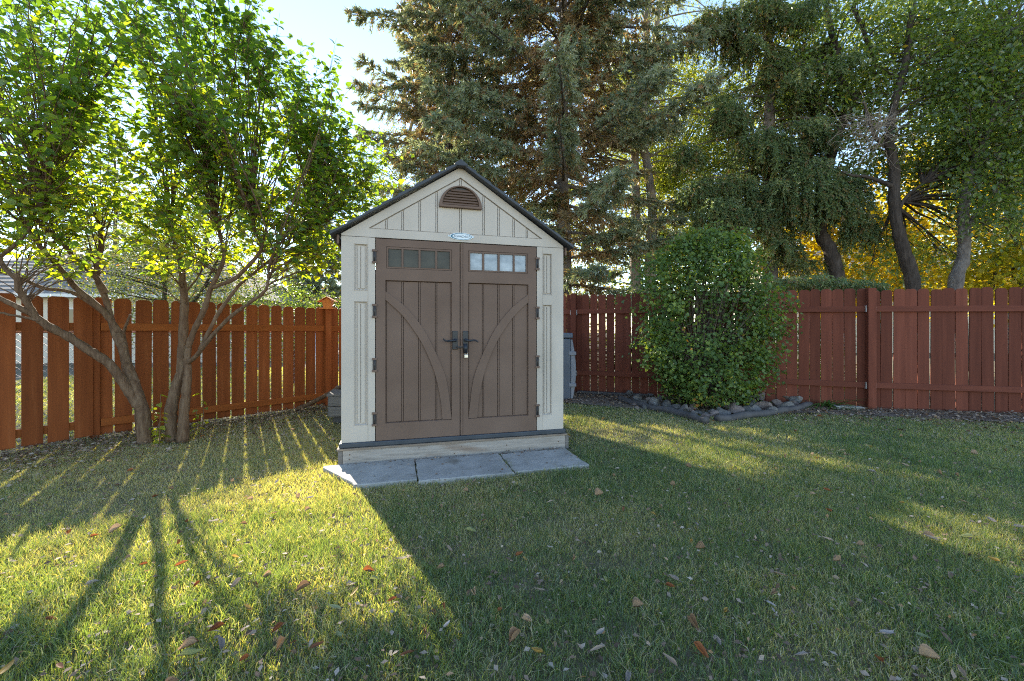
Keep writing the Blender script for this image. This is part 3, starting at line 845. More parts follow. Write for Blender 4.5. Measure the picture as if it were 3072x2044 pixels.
for i in range(6):
    a = RPS[max(i - 1, 0)]; b = RPS[min(i + 1, 5)]
    an = math.atan2(b[1] - a[1], b[0] - a[0])
    post(RF, RPS[i], an, tops[i] - 0.0 + 0.01, M['fence_red'], w=0.105, side=-0.03)
    t = np.array([math.cos(an), math.sin(an)])
    for zz in (0.37, 1.55):
        for s in (-1, 1):
            if 0 < i < 5:
                q = RPS[i] + t * s * 0.062
                bevel(MB().box(-0.006, 0.006, -0.024, 0.022, -0.05, 0.05).build('bracket', M['galv'], RF, loc=(q[0] + 0.02 * math.sin(an), q[1] - 0.02 * math.cos(an), zz + (0.02 if i < 3 else 0)), rot=(0, 0, an)), 0.001, 1)
# concrete footing beside the big post
ft = MB().box(-0.19, 0.17, -0.07, 0.07, -0.03, 0.055).build('concrete_footing', M['concrete'], None, loc=(RP3[0] - 0.33, RP3[1] - 0.02, 0), rot=(0, 0, R(-21)))
bevel(ft, 0.015, 2)
tag(ft, 'flat grey concrete block at the foot of the red fence', 'block')
ft = MB().box(-0.75, 0.55, -0.05, 0.05, -0.03, 0.06).build('fence_sill_timber', M['edging'], None, loc=(RP1[0] + 0.75, RP1[1] - 0.42, 0), rot=(0, 0, R(-20)))
bevel(ft, 0.012, 2)
tag(ft, 'dark landscape timber lying along the red fence near the plastic bin', 'timber')

# chain-link fence of the neighbour behind the orange boards
CF = empty('chain_link_fence', (0, 0, 0))
tag(CF, 'galvanised chain-link fence seen through the gaps of the orange boards', 'fence')
wm = MB()
cl = [LEFT_END + np.array([-0.35, 0.2]), KINK + np.array([-0.27, 0.22]), LPOST + np.array([-0.27, 0.22]), CORNER + np.array([-0.3, 0.2])]
for i in range(3):
    A, B = cl[i], cl[i + 1]
    Ld = np.linalg.norm(B - A); t = (B - A) / Ld
    hgt = 1.16
    for sgn in (1, -1):
        for s0 in np.arange(-hgt, Ld, 0.075):
            a0, a1 = max(s0, 0), min(s0 + hgt, Ld)
            if a1 - a0 < 0.02: continue
            z_a, z_b = a0 - s0, a1 - s0
            if sgn < 0: z_a, z_b = hgt - z_a, hgt - z_b
            pa, pb = A + t * a0, A + t * a1
            o_ = 0.002 * sgn
            wm.tube([(pa[0] + o_, pa[1] + o_, z_a + 0.03), (pb[0] + o_, pb[1] + o_, z_b + 0.03)], 0.0022, 3, False)
    MB().tube([(A[0], A[1], hgt + 0.04), (B[0], B[1], hgt + 0.04)], 0.019, 8).build('top_rail', M['galv'], CF)
    MB().tube([(A[0], A[1], -0.05), (A[0], A[1], hgt + 0.06)], 0.026, 8).build('post', M['galv'], CF)
o = wm.build('wire_mesh', M['galv'], CF)
o['kind'] = 'stuff'

# ------------------------------------------------------------------ bin, planter, branch, edging, rocks
BN = empty('storage_bin', (0.70, 7.64, 0.0), R(-6))
tag(BN, 'slate blue plastic outdoor storage bin behind the shed by the red fence', 'storage bin')
bevel(MB().box(-0.45, 0.36, -0.36, 0.36, 0.0, 1.075).build('body', M['bin'], BN), 0.02, 3)
bevel(MB().box(-0.47, 0.40, -0.385, 0.385, 1.082, 1.175).build('lid', M['bin'], BN), 0.025, 3)
fr_ = []
for q in np.linspace(0, 1, 13):
    fr_.append((0.368 + 0.085 * math.sin(math.pi * (0.12 + 0.80 * q)), 0.03 + 1.03 * q))
pl_ = [(0.362, 1.06), (0.362, 0.03)]
bevel(MB().prism([(x, z) for x, z in fr_] + pl_, -0.345, 0.345).build('bowed_door', M['bin_light'], BN), 0.01, 2)
for zz in (0.82, 0.27):
    bevel(MB().box(0.33, 0.455, -0.372, -0.347, zz - 0.03, zz + 0.03).build('hinge', M['bin_light'], BN), 0.006, 2)

PB = empty('plank_box', (-2.24, 5.86, 0), SHED_RZ)
tag(PB, 'low weathered plank box standing between the shed and the orange fence', 'wooden box')
for q, zz in enumerate((0.10, 0.235)):
    bevel(MB().box(-0.24, 0.24, -0.46, -0.425, zz, zz + 0.128).build('plank', M['old_plank'], PB), 0.004, 1)
    for x in (-0.262, 0.226):
        bevel(MB().box(x, x + 0.036, -0.42, 0.42, zz + 0.002, zz + 0.126).build('plank', M['old_plank'], PB), 0.004, 1)
    bevel(MB().box(-0.24, 0.24, 0.425, 0.46, zz, zz + 0.128).build('plank', M['old_plank'], PB), 0.004, 1)
bevel(MB().box(-0.20, 0.20, -0.40, 0.40, 0.0, 0.10).build('plinth', M['edging'], PB), 0.01, 1)
for x in (-0.27, -0.088, 0.094):
    bevel(MB().box(x, x + 0.172, -0.475, 0.475, 0.366, 0.392).build('top_board', M['old_plank'], PB), 0.004, 1)

br = catmull([(-3.24, 6.30, 0.03), (-2.95, 6.12, 0.15), (-2.62, 5.95, 0.31), (-2.40, 5.84, 0.425), (-2.12, 5.66, 0.49)], 5)
tag(MB().tube(br, np.linspace(0.036, 0.02, len(br)), 9).build('fallen_branch', M['bark_lilac']), 'rough bare branch leaning from the ground onto the plank box', 'branch')

EDG = [catmull([gnd(1858, 1203), gnd(1905, 1217), gnd(1950, 1229), gnd(2035, 1247), gnd(2085, 1262), gnd(2118, 1272)], 6), catmull([gnd(2150, 1266), gnd(2190, 1262), gnd(2300, 1247), gnd(2370, 1236), gnd(2430, 1222)], 6)]
for e, lab in zip(EDG, ('dark rubbery edging log curving along the bin side of the rock bed', 'dark edging log curving along the far-post side of the rock bed')):
    e = e.copy(); e[:, 2] = 0.035
    e[:, 2] += 0.008 * np.sin(np.arange(len(e)) * 0.9)
    tag(MB().tube(e, 0.052 + 0.005 * np.sin(np.arange(len(e)) * 1.7), 10).build('garden_edging', M['edging']), lab, 'edging', 'edging logs round the rock bed')

import bmesh
def rock_mesh(name, mat, seed):
    bm = bmesh.new()
    bmesh.ops.create_icosphere(bm, subdivisions=3, radius=1.0)
    rg = np.random.default_rng(seed)
    dirs = unit(rg.normal(size=(13, 3))); offs = rg.uniform(0.42, 0.85, 13)
    for v in bm.verts:
        p = np.array(v.co)
        for d_, o_ in zip(dirs, offs):
            k_ = p @ d_
            if k_ > o_: p = p - d_ * (k_ - o_) * 0.97
        p = p * (1 + 0.05 * math.sin(5 * p[0] + seed) * math.sin(4 * p[1]) + 0.03 * math.sin(11 * p[2] + seed))
        v.co = p
    me = bpy.data.meshes.new(name)
    bm.to_mesh(me); bm.free()
    for p in me.polygons: p.use_smooth = False
    me.materials.append(mat)
    return me

rocks_g = [rock_mesh('grey_rock', M['rock'], s) for s in range(7)]
rocks_p = [rock_mesh('pink_rock', M['rock_pink'], s + 20) for s in range(5)]
rr = random.Random(5)
big = [(2340, 1222, .15), (2372, 1228, .14), (2305, 1228, .13), (2335, 1200, .12), (2268, 1232, .11), (2395, 1212, .10), (2290, 1205, .12), (2325, 1240, .085), (2258, 1212, .12), (2240, 1238, .10), (2215, 1242, .09), (2365, 1208, .09),
       (1935, 1210, .12), (1968, 1214, .13), (2003, 1222, .12), (1985, 1198, .10), (1950, 1185, .11), (2030, 1228, .10), (1915, 1197, .08), (2055, 1234, .09), (2100, 1240, .08), (2085, 1226, .08), (2120, 1252, .085), (2150, 1246, .08), (2180, 1248, .08), (2200, 1228, .10), (1890, 1186, .09), (2135, 1236, .07), (2168, 1234, .07), (2405, 1224, .07)]
big += [(rr.uniform(2225, 2400), rr.uniform(1196, 1226), rr.uniform(.06, .12)) for _ in range(12)] + [(rr.uniform(1905, 2060), rr.uniform(1192, 1226), rr.uniform(.05, .10)) for _ in range(10)] + [(rr.uniform(2070, 2210), rr.uniform(1228, 1254), rr.uniform(.04, .07)) for _ in range(9)]
for px, py, r_ in big:
    p = gnd(px, py + 6)
    where_ = 'on the bin side of the shrub' if px < 2070 else ('at the point of the edging' if px < 2215 else 'heaped on the far side of the shrub')
    pink = rr.random() < 0.35
    r_ *= rr.uniform(.75, 1.25)
    o = put('garden_rock', rr.choice(rocks_p if pink else rocks_g), None, loc=(p[0], p[1] + r_ * 0.6, r_ * 0.40 + (.05 if py < 1215 and px > 2200 else 0)), rot=(rr.uniform(-.6, .6), rr.uniform(-.6, .6), rr.uniform(0, 6.28)), scale=(r_ * rr.uniform(.9, 1.25), r_ * rr.uniform(.8, 1.05), r_ * rr.uniform(.62, .85)))
    tag(o, ('pinkish' if pink else 'grey') + ' rock inside the dark edging, ' + where_, 'rock', ('pinkish' if pink else 'grey') + ' rocks ' + where_)

# daylily clump flopped against the red fence
rg = np.random.default_rng(44)
DL = gnd(2505, 1228)
P_, F_, T_ = [], [], []
for i in range(60):
    az = rg.uniform(-0.5, math.pi * 2 - 0.5)
    L_ = rg.uniform(.30, .62)
    a = np.array([math.cos(az), math.sin(az) * .6 - 0.25, 0])
    t = np.linspace(0, 1, 7)[:, None]
    base = np.array([DL[0] + rg.normal(0, .05), DL[1] + 0.12 + rg.normal(0, .05), 0.01])
    pth = base + a * L_ * t + np.array([0, 0, 1]) * (rg.uniform(.35, .8) * L_ * t - rg.uniform(.38, .85) * L_ * t * t)
    pth[:, 2] = np.maximum(pth[:, 2], 0.012 + 0.01 * rg.random())
    sd = np.array([-a[1], a[0], 0]); sd /= np.linalg.norm(sd)
    w = 0.011 * np.array([.7, 1, 1, .9, .75, .5, .06])[:, None]
    k = len(P_) * 14
    P_.append(np.stack([pth - sd * w, pth + sd * w], 1).reshape(-1, 3))
    F_.append(np.array([(2 * q, 2 * q + 1, 2 * q + 3, 2 * q + 2) for q in range(6)]) + k)
    T_.append(np.full(14, rg.random()))
o = put('daylily_clump', np_mesh('daylily_leaves', np.vstack(P_), np.vstack(F_), M['daylily'], np.concatenate(T_)))
tag(o, 'clump of long floppy green daylily leaves at the foot of the red fence', 'plant')

# ------------------------------------------------------------------ neighbouring houses
def house(name, label, loc, rz, w, d, h, rise, roofmat, over=0.45, hip=0.0, wins=()):
    H_ = empty(name, loc, rz)
    tag(H_, label, 'house')
    MB().box(0, w, 0, d, 0, h).build('wall', M['stucco'], H_)
    n = 12
    for sgn in (0, 1):
        m_ = MB()
        for q in range(n):
            a, b = q / n, (q + 1) / n
            ya, yb = -over + (d / 2 + over) * a, -over + (d / 2 + over) * b
            za, zb = h - 0.05 + rise * a + 0.028, h - 0.05 + rise * b
            xa, xb = -over + hip * a, w + over - hip * a
            xa2, xb2 = -over + hip * b, w + over - hip * b
            if sgn: ya, yb = d - ya, d - yb
            m_.add([(xa, ya, za), (xb, ya, za), (xb2, yb, zb), (xa2, yb, zb), (xa, ya, za - 0.06), (xb, ya, za - 0.06)], [(0, 1, 2, 3) if not sgn else (3, 2, 1, 0), (4, 5, 1, 0) if not sgn else (0, 1, 5, 4)])
        m_.build('roof', M['house_roof'], H_)
    for x, xr in ((-over, -over + hip), (w + over, w + over - hip)):
        m_ = MB()
        m_.add([(x if hip else (0 if x < 0 else w), -over if hip else 0, h - 0.05), (x if hip else (0 if x < 0 else w), d + over if hip else d, h - 0.05), (xr if hip else (0 if x < 0 else w), d / 2, h - 0.06 + rise)], [(0, 1, 2) if x > 0 else (2, 1, 0)])
        m_.build('roof_end' if hip else 'gable', M['house_roof'] if hip else M['stucco'], H_)
    bevel(MB().box(-over, w + over, -over - 0.03, -over, h - 0.16, h - 0.03).build('fascia', M['white_trim'], H_), 0.005, 1)
    for (x, z, ww, hh) in wins:
        wf = MB().panel(x, x + ww, z, z + hh, [(x + .06, x + ww - .06, z + .06, z + hh - .06, None, 0)], -0.03, 0.06).build('window', M['white_trim'], H_)
        MB().box(x + .06, x + ww - .06, -0.01, 0.01, z + .06, z + hh - .06).build('pane', M['glass'], wf)
    return H_

house('bungalow', 'cream bungalow with grey-brown shingle roof beyond the orange fence', (-24.5, 15.2, 0), R(4), 13.6, 8.5, 2.62, 2.3, M['house_roof'], hip=3.6, wins=((2.5, 1.0, 1.6, 1.1), (7.5, 1.0, 1.8, 1.1), (11.0, 1.0, 1.0, 1.1)))
house('far_house', 'distant pale house with low roof behind the hedge past the orange fence', (-20.5, 33, 0), R(-8), 9.5, 8, 3.0, 1.9, M['house_roof'], wins=((5.5, 1.0, 1.6, 1.2),))
house('back_house', 'pale house glimpsed between trunks behind the red fence', (15.5, 24, 0), R(-6), 12, 9, 4.3, 2.4, M['house_roof'], wins=((3.0, 2.4, 1.6, 1.2), (7.0, 2.4, 1.6, 1.2)))
#@@PLANTS
# ------------------------------------------------------------------ plants
# leaf templates: x along the leaf, y across, z up
LILAC_T = [(0, 0, 0), (.45, 0, -.02), (1, 0, -.16), (.06, .30, .07), (.42, .37, .10), (.78, .17, .0), (.06, -.30, .07), (.42, -.37, .10), (.78, -.17, .0)]
LILAC_F = [(0, 1, 4, 3), (1, 2, 5, 4), (0, 6, 7, 1), (1, 7, 8, 2)]
OVAL_T = [(0, 0, 0), (.45, .30, .06), (1, 0, -.05), (.45, -.30, .06)]
OVAL_F = [(0, 2, 1), (0, 3, 2)]
NARROW_T = [(0, 0, 0), (.45, .15, .03), (1, 0, -.06), (.45, -.15, .03)]
LOBED_T = [(0, 0, 0), (.25, .45, .06), (.62, .30, .03), (1, 0, -.03), (.62, -.30, .03), (.25, -.45, .06)]
LOBED_F = [(0, 2, 1), (0, 3, 2), (0, 4, 3), (0, 5, 4)]
MAPLE_T = [(0, 0, 0), (.15, .5, .05), (.5, .28, 0), (.7, .55, .04), (.75, .2, 0), (1.05, 0, -.06), (.75, -.2, 0), (.7, -.55, .04), (.5, -.28, 0), (.15, -.5, .05)]
MAPLE_F = [(0, 2, 1), (0, 4, 2), (2, 4, 3), (0, 5, 4), (0, 6, 5), (0, 8, 6), (8, 7, 6), (0, 9, 8)]
# a spruce shoot: needles round a stalk, pointing forward
SHOOT_T, SHOOT_F = [], []
for q in range(6):
    an = q * 2.399
    x0 = 0.06 + 0.62 * (q / 5.0)
    o_ = np.array([math.cos(an), math.sin(an)])
    p_ = np.array([-o_[1], o_[0]])
    k = len(SHOOT_T)
    for (x, r, s) in ((x0, 0.0, 0.12), (x0, 0.0, -0.12), (x0 + 0.36, 0.36, 0.0)):
        SHOOT_T.append((x, o_[0] * r + p_[0] * s, o_[1] * r + p_[1] * s))
    SHOOT_F.append((k, k + 1, k + 2))


class Wood:
    """Tapered limbs gathered into one part."""
    def __init__(self):
        self.mb = MB()
        self.paths = []

    def limb(self, pts, r0, r1, n=8, keep=True, gnarl=0.0, seed=0):
        pts = np.asarray(pts, float)
        r = np.linspace(r0, r1, len(pts))
        if gnarl:
            rg_ = np.random.default_rng(seed)
            pts = pts + rg_.normal(0, gnarl, pts.shape) * np.linspace(.2, 1, len(pts))[:, None]
            r = r * rg_.uniform(.9, 1.12, len(pts))
        self.mb.tube(pts, r, n)
        if keep:
            self.paths.append((pts, r))
        return pts


def px_path(pts, n=6):
    return catmull([at(*p) for p in pts], n)


# ---- the lilac: two clumps of trunks, long up-swept shoots, heart-shaped leaves
rg = np.random.default_rng(11)
LB = at(455, 1330, 4.50)
LT = empty('lilac_tree', (LB[0], LB[1], 0))
tag(LT, 'large multi-stemmed lilac with gnarled trunks and backlit heart-shaped leaves before the orange fence', 'tree')
LT.location = (0, 0, 0)
tr_l, tr_r, limbs = Wood(), Wood(), Wood()
# trunk clump with the long low limb
tr_l.limb(px_path([(436, 1350, 4.47), (432, 1278, 4.47), (424, 1222, 4.47), (405, 1165, 4.48), (388, 1118, 4.50), (375, 1072, 4.52), (360, 1000, 4.55)]), 0.0724, 0.0395, 12, gnarl=.003, seed=1)
limbs.limb(px_path([(424, 1225, 4.46), (400, 1195, 4.44), (367, 1144, 4.40), (325, 1090, 4.33), (268, 1052, 4.25), (199, 1007, 4.15), (153, 984, 4.07), (107, 949, 4.0), (80, 905, 3.95), (57, 866, 3.9), (50, 820, 3.87)]), 0.0530, 0.0229, 10, gnarl=.003, seed=2)
limbs.limb(px_path([(107, 949, 4.0), (60, 925, 3.92), (0, 895, 3.85), (-70, 850, 3.75), (-160, 780, 3.7)]), 0.0268, 0.0140, 8, gnarl=.003, seed=3)
limbs.limb(px_path([(120, 962, 4.0), (60, 950, 3.95), (0, 938, 3.85), (-90, 915, 3.75)]), 0.0134, 0.0077, 7, gnarl=.003, seed=4)
limbs.limb(px_path([(375, 1072, 4.52), (340, 985, 4.54), (319, 900, 4.55), (293, 841, 4.56), (296, 790, 4.56), (306, 739, 4.55), (300, 690, 4.54)]), 0.0335, 0.0191, 9, gnarl=.003, seed=5)
limbs.limb(px_path([(319, 880, 4.55), (290, 835, 4.5), (255, 802, 4.45), (217, 764, 4.40), (189, 733, 4.35), (153, 705, 4.3), (115, 665, 4.25)]), 0.0268, 0.0153, 8, gnarl=.003, seed=6)
limbs.limb(px_path([(360, 1000, 4.55), (306, 930, 4.48), (230, 866, 4.36), (199, 828, 4.28), (166, 790, 4.2), (133, 754, 4.12), (102, 713, 4.05), (60, 665, 4.0)]), 0.0309, 0.0165, 9, gnarl=.003, seed=7)
limbs.limb(px_path([(320, 945, 4.52), (255, 899, 4.5), (204, 874, 4.48), (128, 864, 4.42), (64, 835, 4.36), (0, 815, 4.3), (-90, 780, 4.25)]), 0.0228, 0.0127, 8, gnarl=.003, seed=8)
limbs.limb(px_path([(366, 1022, 4.54), (374, 988, 4.50), (384, 962, 4.47), (391, 944, 4.45)]), 0.0161, 0.0101, 7)
limbs.limb(px_path([(0, 770, 3.9), (40, 740, 3.92), (85, 690, 3.95), (88, 640, 3.95), (130, 610, 3.96), (140, 560, 3.96)]), 0.0175, 0.0089, 7, gnarl=.003, seed=9)
limbs.limb(px_path([(50, 838, 3.88), (10, 800, 3.9), (0, 770, 3.9)]), 0.0201, 0.0165, 7)
# trunk clump beside it
tr_r.limb(px_path([(516, 1330, 4.56), (512, 1240, 4.57), (528, 1163, 4.60), (544, 1106, 4.62), (550, 991, 4.66), (553, 896, 4.70), (547, 833, 4.72), (541, 787, 4.74), (526, 726, 4.76), (508, 650, 4.78)]), 0.0618, 0.0191, 11, gnarl=.003, seed=21)
tr_r.limb(px_path([(548, 1328, 4.52), (552, 1240, 4.54), (560, 1163, 4.56), (563, 1090, 4.58), (564, 1045, 4.58)]), 0.0530, 0.0292, 11, gnarl=.003, seed=22)
limbs.limb(px_path([(563, 1090, 4.57), (591, 1066, 4.52), (629, 1017, 4.46), (687, 955, 4.40), (740, 915, 4.36), (783, 885, 4.32), (803, 855, 4.30), (806, 800, 4.28), (830, 730, 4.26)]), 0.0242, 0.0101, 8, gnarl=.003, seed=23)
limbs.limb(px_path([(564, 1045, 4.58), (583, 991, 4.56), (614, 926, 4.52), (629, 876, 4.50), (650, 831, 4.48), (668, 790, 4.46), (672, 760, 4.46), (660, 700, 4.45), (650, 640, 4.44)]), 0.0295, 0.0153, 9, gnarl=.003, seed=24)
limbs.limb(px_path([(600, 1050, 4.5), (648, 953, 4.52), (680, 905, 4.56), (717, 857, 4.6), (760, 820, 4.66), (819, 772, 4.75), (880, 726, 4.85), (972, 665, 5.0)]), 0.0228, 0.0089, 8, gnarl=.003, seed=25)
limbs.limb(px_path([(636, 864, 4.49), (697, 840, 4.46), (728, 815, 4.45), (773, 766, 4.42), (786, 735, 4.42), (764, 696, 4.43), (756, 640, 4.45)]), 0.0228, 0.0127, 8, gnarl=.003, seed=26)
limbs.limb(px_path([(553, 880, 4.70), (580, 850, 4.66), (612, 800, 4.62), (640, 740, 4.60)]), 0.0108, 0.0058, 6, gnarl=.003, seed=27)
tr_l.mb.build('trunk', M['bark_lilac'], LT)
tr_r.mb.build('trunk', M['bark_lilac'], LT)
limbs.mb.build('limbs', M['bark_lilac'], LT)

CROWN = [((-4.55, 4.15, 3.50), (1.75, .80, 1.45), 96), ((-3.25, 4.55, 3.60), (1.35, .80, 1.55), 116), ((-2.3, 5.0, 2.85), (0.95, 0.6, 1.00), 86), ((-3.35, 3.45, 3.25), (0.95, 0.45, 0.70), 26), ((-5.2, 4.0, 2.35), (1.1, 0.7, 0.75), 66), ((-3.6, 4.4, 2.3), (1.7, 0.7, 0.65), 84), ((-4.4, 4.2, 2.1), (1.2, 0.6, 0.5), 56), ((-2.7, 4.7, 2.15), (0.9, 0.5, 0.5), 46), ((-5.0, 3.9, 1.95), (0.9, 0.5, 0.35), 30)]
anchors, adirs = [], []
for W_ in (limbs, tr_r):
    for pts, r in W_.paths:
        for i in range(max(3, len(pts) // 2), len(pts)):
            if pts[i][2] > 1.45:
                anchors.append(pts[i]); adirs.append(pts[i] - pts[i - 1])
anchors = np.array(anchors); adirs = unit(np.array(adirs))
shoots = Wood()
LP, LD, LU, LS, LC = [], [], [], [], []
SUN_LINE = np.array([-0.643, 1.0, 0.601])
for c, rad, n in CROWN:
    c, rad = np.array(c), np.array(rad)
    for i in range(n):
        d = unit(rg.normal(size=3)) * rg.uniform(.35, 1) ** (1 / 2.2)
        tgt = c + d * rad
        cost = np.linalg.norm(anchors - tgt, axis=1) + 1.2 * np.maximum(0, anchors[:, 2] - tgt[2] + .25) + rg.uniform(0, 1.2, len(anchors))
        j = int(np.argmin(cost))
        s0 = anchors[j]
        Ls = np.linalg.norm(tgt - s0)
        if Ls < .3: continue
        mid = s0 + (tgt - s0) * .5 + (adirs[j] * .12 + np.array([0, 0, .10])) * Ls
        pth = bez(s0, mid, tgt, 9) + rg.normal(0, .012, (9, 3)) * np.linspace(0, 1, 9)[:, None]
        shoots.limb(pth, min(.010, .004 + .003 * Ls), .002, 5, keep=False)
        # side twigs and leaves
        nt = int(3 + Ls * 5.2)
        for q in range(nt):
            t = rg.uniform(.32, 1.0)
            k = min(7, int(t * 8)); fr_ = t * 8 - k
            p = pth[k] * (1 - fr_) + pth[k + 1] * fr_
            if p[2] < 1.66 + .35 * rg.random(): continue
            tan = unit(pth[k + 1] - pth[k])
            out = unit(rg.normal(size=3) * np.array([1, 1, .5]) + np.array([0, 0, .45]) + tan * .6)
            tl = rg.uniform(.14, .50)
            tw = bez(p, p + out * tl * .5 + np.array([0, 0, .02]), p + out * tl + np.array([0, 0, rg.uniform(-.02, .08)]), 4)
            shoots.limb(tw, .003, .0012, 3, keep=False)
            m_ = int(1 + tl * 7)
            for w in range(m_):
                tt = (w + .6) / m_
                lp = tw[0] * (1 - tt) ** 2 + 2 * tt * (1 - tt) * (tw[1] * 1.5 - (tw[0] + tw[3]) * .25) + tw[3] * tt * tt
                for sgn in (1, -1):
                    side = np.cross(out, [0, 0, 1.0]); side = side / (np.linalg.norm(side) + 1e-6)
                    ld = side * sgn * rg.uniform(.5, 1) + out * rg.uniform(.2, .7) + np.array([0, 0, rg.uniform(-.75, .15)]) + rg.normal(0, .25, 3)
                    LP.append(lp + unit(ld) * .012); LD.append(ld)
                    LU.append(np.array([0, 0, 1.0]) + rg.normal(0, .45, 3))
                    LS.append(rg.uniform(.038, .092))
                    LC.append(np.clip(rg.beta(2.2, 2.6) * .72 + .06 + .42 * np.clip((3.2 - lp[2]) / 1.1, 0, 1) * rg.random() - .28 * np.clip((lp[2] - 3.4) / .8, 0, 1) + (.12 if rg.random() < .06 else 0) + (.5 if rg.random() < .025 else 0), 0, 1))  # sunlight painted into the tint: lower leaves yellower as if lit, top darker
for i in range(55):
    j = int(rg.integers(len(anchors)))
    s0 = anchors[j]
    out = np.array([(s0[0] + 3.6) * .22 + rg.normal(0, .16), rg.normal(0, .14), 1.0])
    e_ = s0 + unit(out) * rg.uniform(.8, 1.9)
    shoots.limb(bez(s0, (s0 + e_) / 2 + adirs[j] * .08, e_, 6), rg.uniform(.004, .008), .002, 5, keep=False)
LP, LD, LU, LS, LC = map(np.array, (LP, LD, LU, LS, LC))
# a small opening where the low sun shines through the crown
rel = LP - np.array([0, 0, CAM_H])
ax = unit(SUN_LINE)
dist = np.linalg.norm(rel - (rel @ ax)[:, None] * ax, axis=1)
keep = dist > .06
LP, LD, LU, LS, LC = LP[keep], LD[keep], LU[keep], LS[keep], LC[keep]
shoots.mb.build('twigs', M['bark_lilac'], LT)
near = np.argsort(np.linalg.norm(LP - np.array([0, 0, CAM_H]), axis=1) - 8 * LS + np.where((np.abs(LP[:, 0] / LP[:, 1]) < 1.25) & ((LP[:, 2] - 1.2) / LP[:, 1] < .82), 0, 50))
single, rest = near[:280], near[280:]
cr_o = put('crown', scatter('lilac_leaves', LILAC_T, LILAC_F, LP[rest], LD[rest], LU[rest], LS[rest], LC[rest], M['lilac_leaf']), LT)
cr_o['kind'] = 'stuff'
lm = MB().add(LILAC_T, LILAC_F).mesh('lilac_leaf', M['lilac_leaf_single'])
for i in single:
    X = unit(LD[i]); Z = unit(LU[i] - (LU[i] @ X) * X); Y = np.cross(Z, X)
    mt = Matrix((X, Y, Z)).transposed().to_4x4()
    mt.translation = Vector(LP[i])
    o = put('leaf', lm, LT)
    o.matrix_world = mt @ Matrix.Diagonal((LS[i], LS[i], LS[i], 1))
# sprouts at the foot of the trunks
SPp, SPd, SPu, SPs, SPc = [], [], [], [], []
for px, py, h in ((485, 1318, .42), (470, 1325, .25), (600, 1300, .5), (575, 1305, .30), (478, 1330, .55)):
    b = gnd(px, py + 10); b[2] = 0
    t_ = b + np.array([rg.uniform(-.1, .15), rg.uniform(-.1, .05), h])
    pth = bez(b, (b + t_) / 2 + rg.normal(0, .03, 3), t_, 6)
    sp = Wood(); sp.limb(pth, .005, .002, 5, keep=False); sp.mb.build('sprout', M['bark_lilac'], LT)
    for q in range(9):
        p = pth[min(5, 1 + q // 2)]
        SPp.append(p + rg.normal(0, .02, 3)); SPd.append(np.array([*rg.normal(size=2), -.2])); SPu.append(np.array([0, 0, 1.]) + rg.normal(0, .3, 3)); SPs.append(rg.uniform(.05, .08)); SPc.append(rg.uniform(.6, .95))
o = put('sprout_leaves', scatter('sprout_leaves', LILAC_T, LILAC_F, *map(np.array, (SPp, SPd, SPu, SPs, SPc)), M['lilac_leaf']), LT)


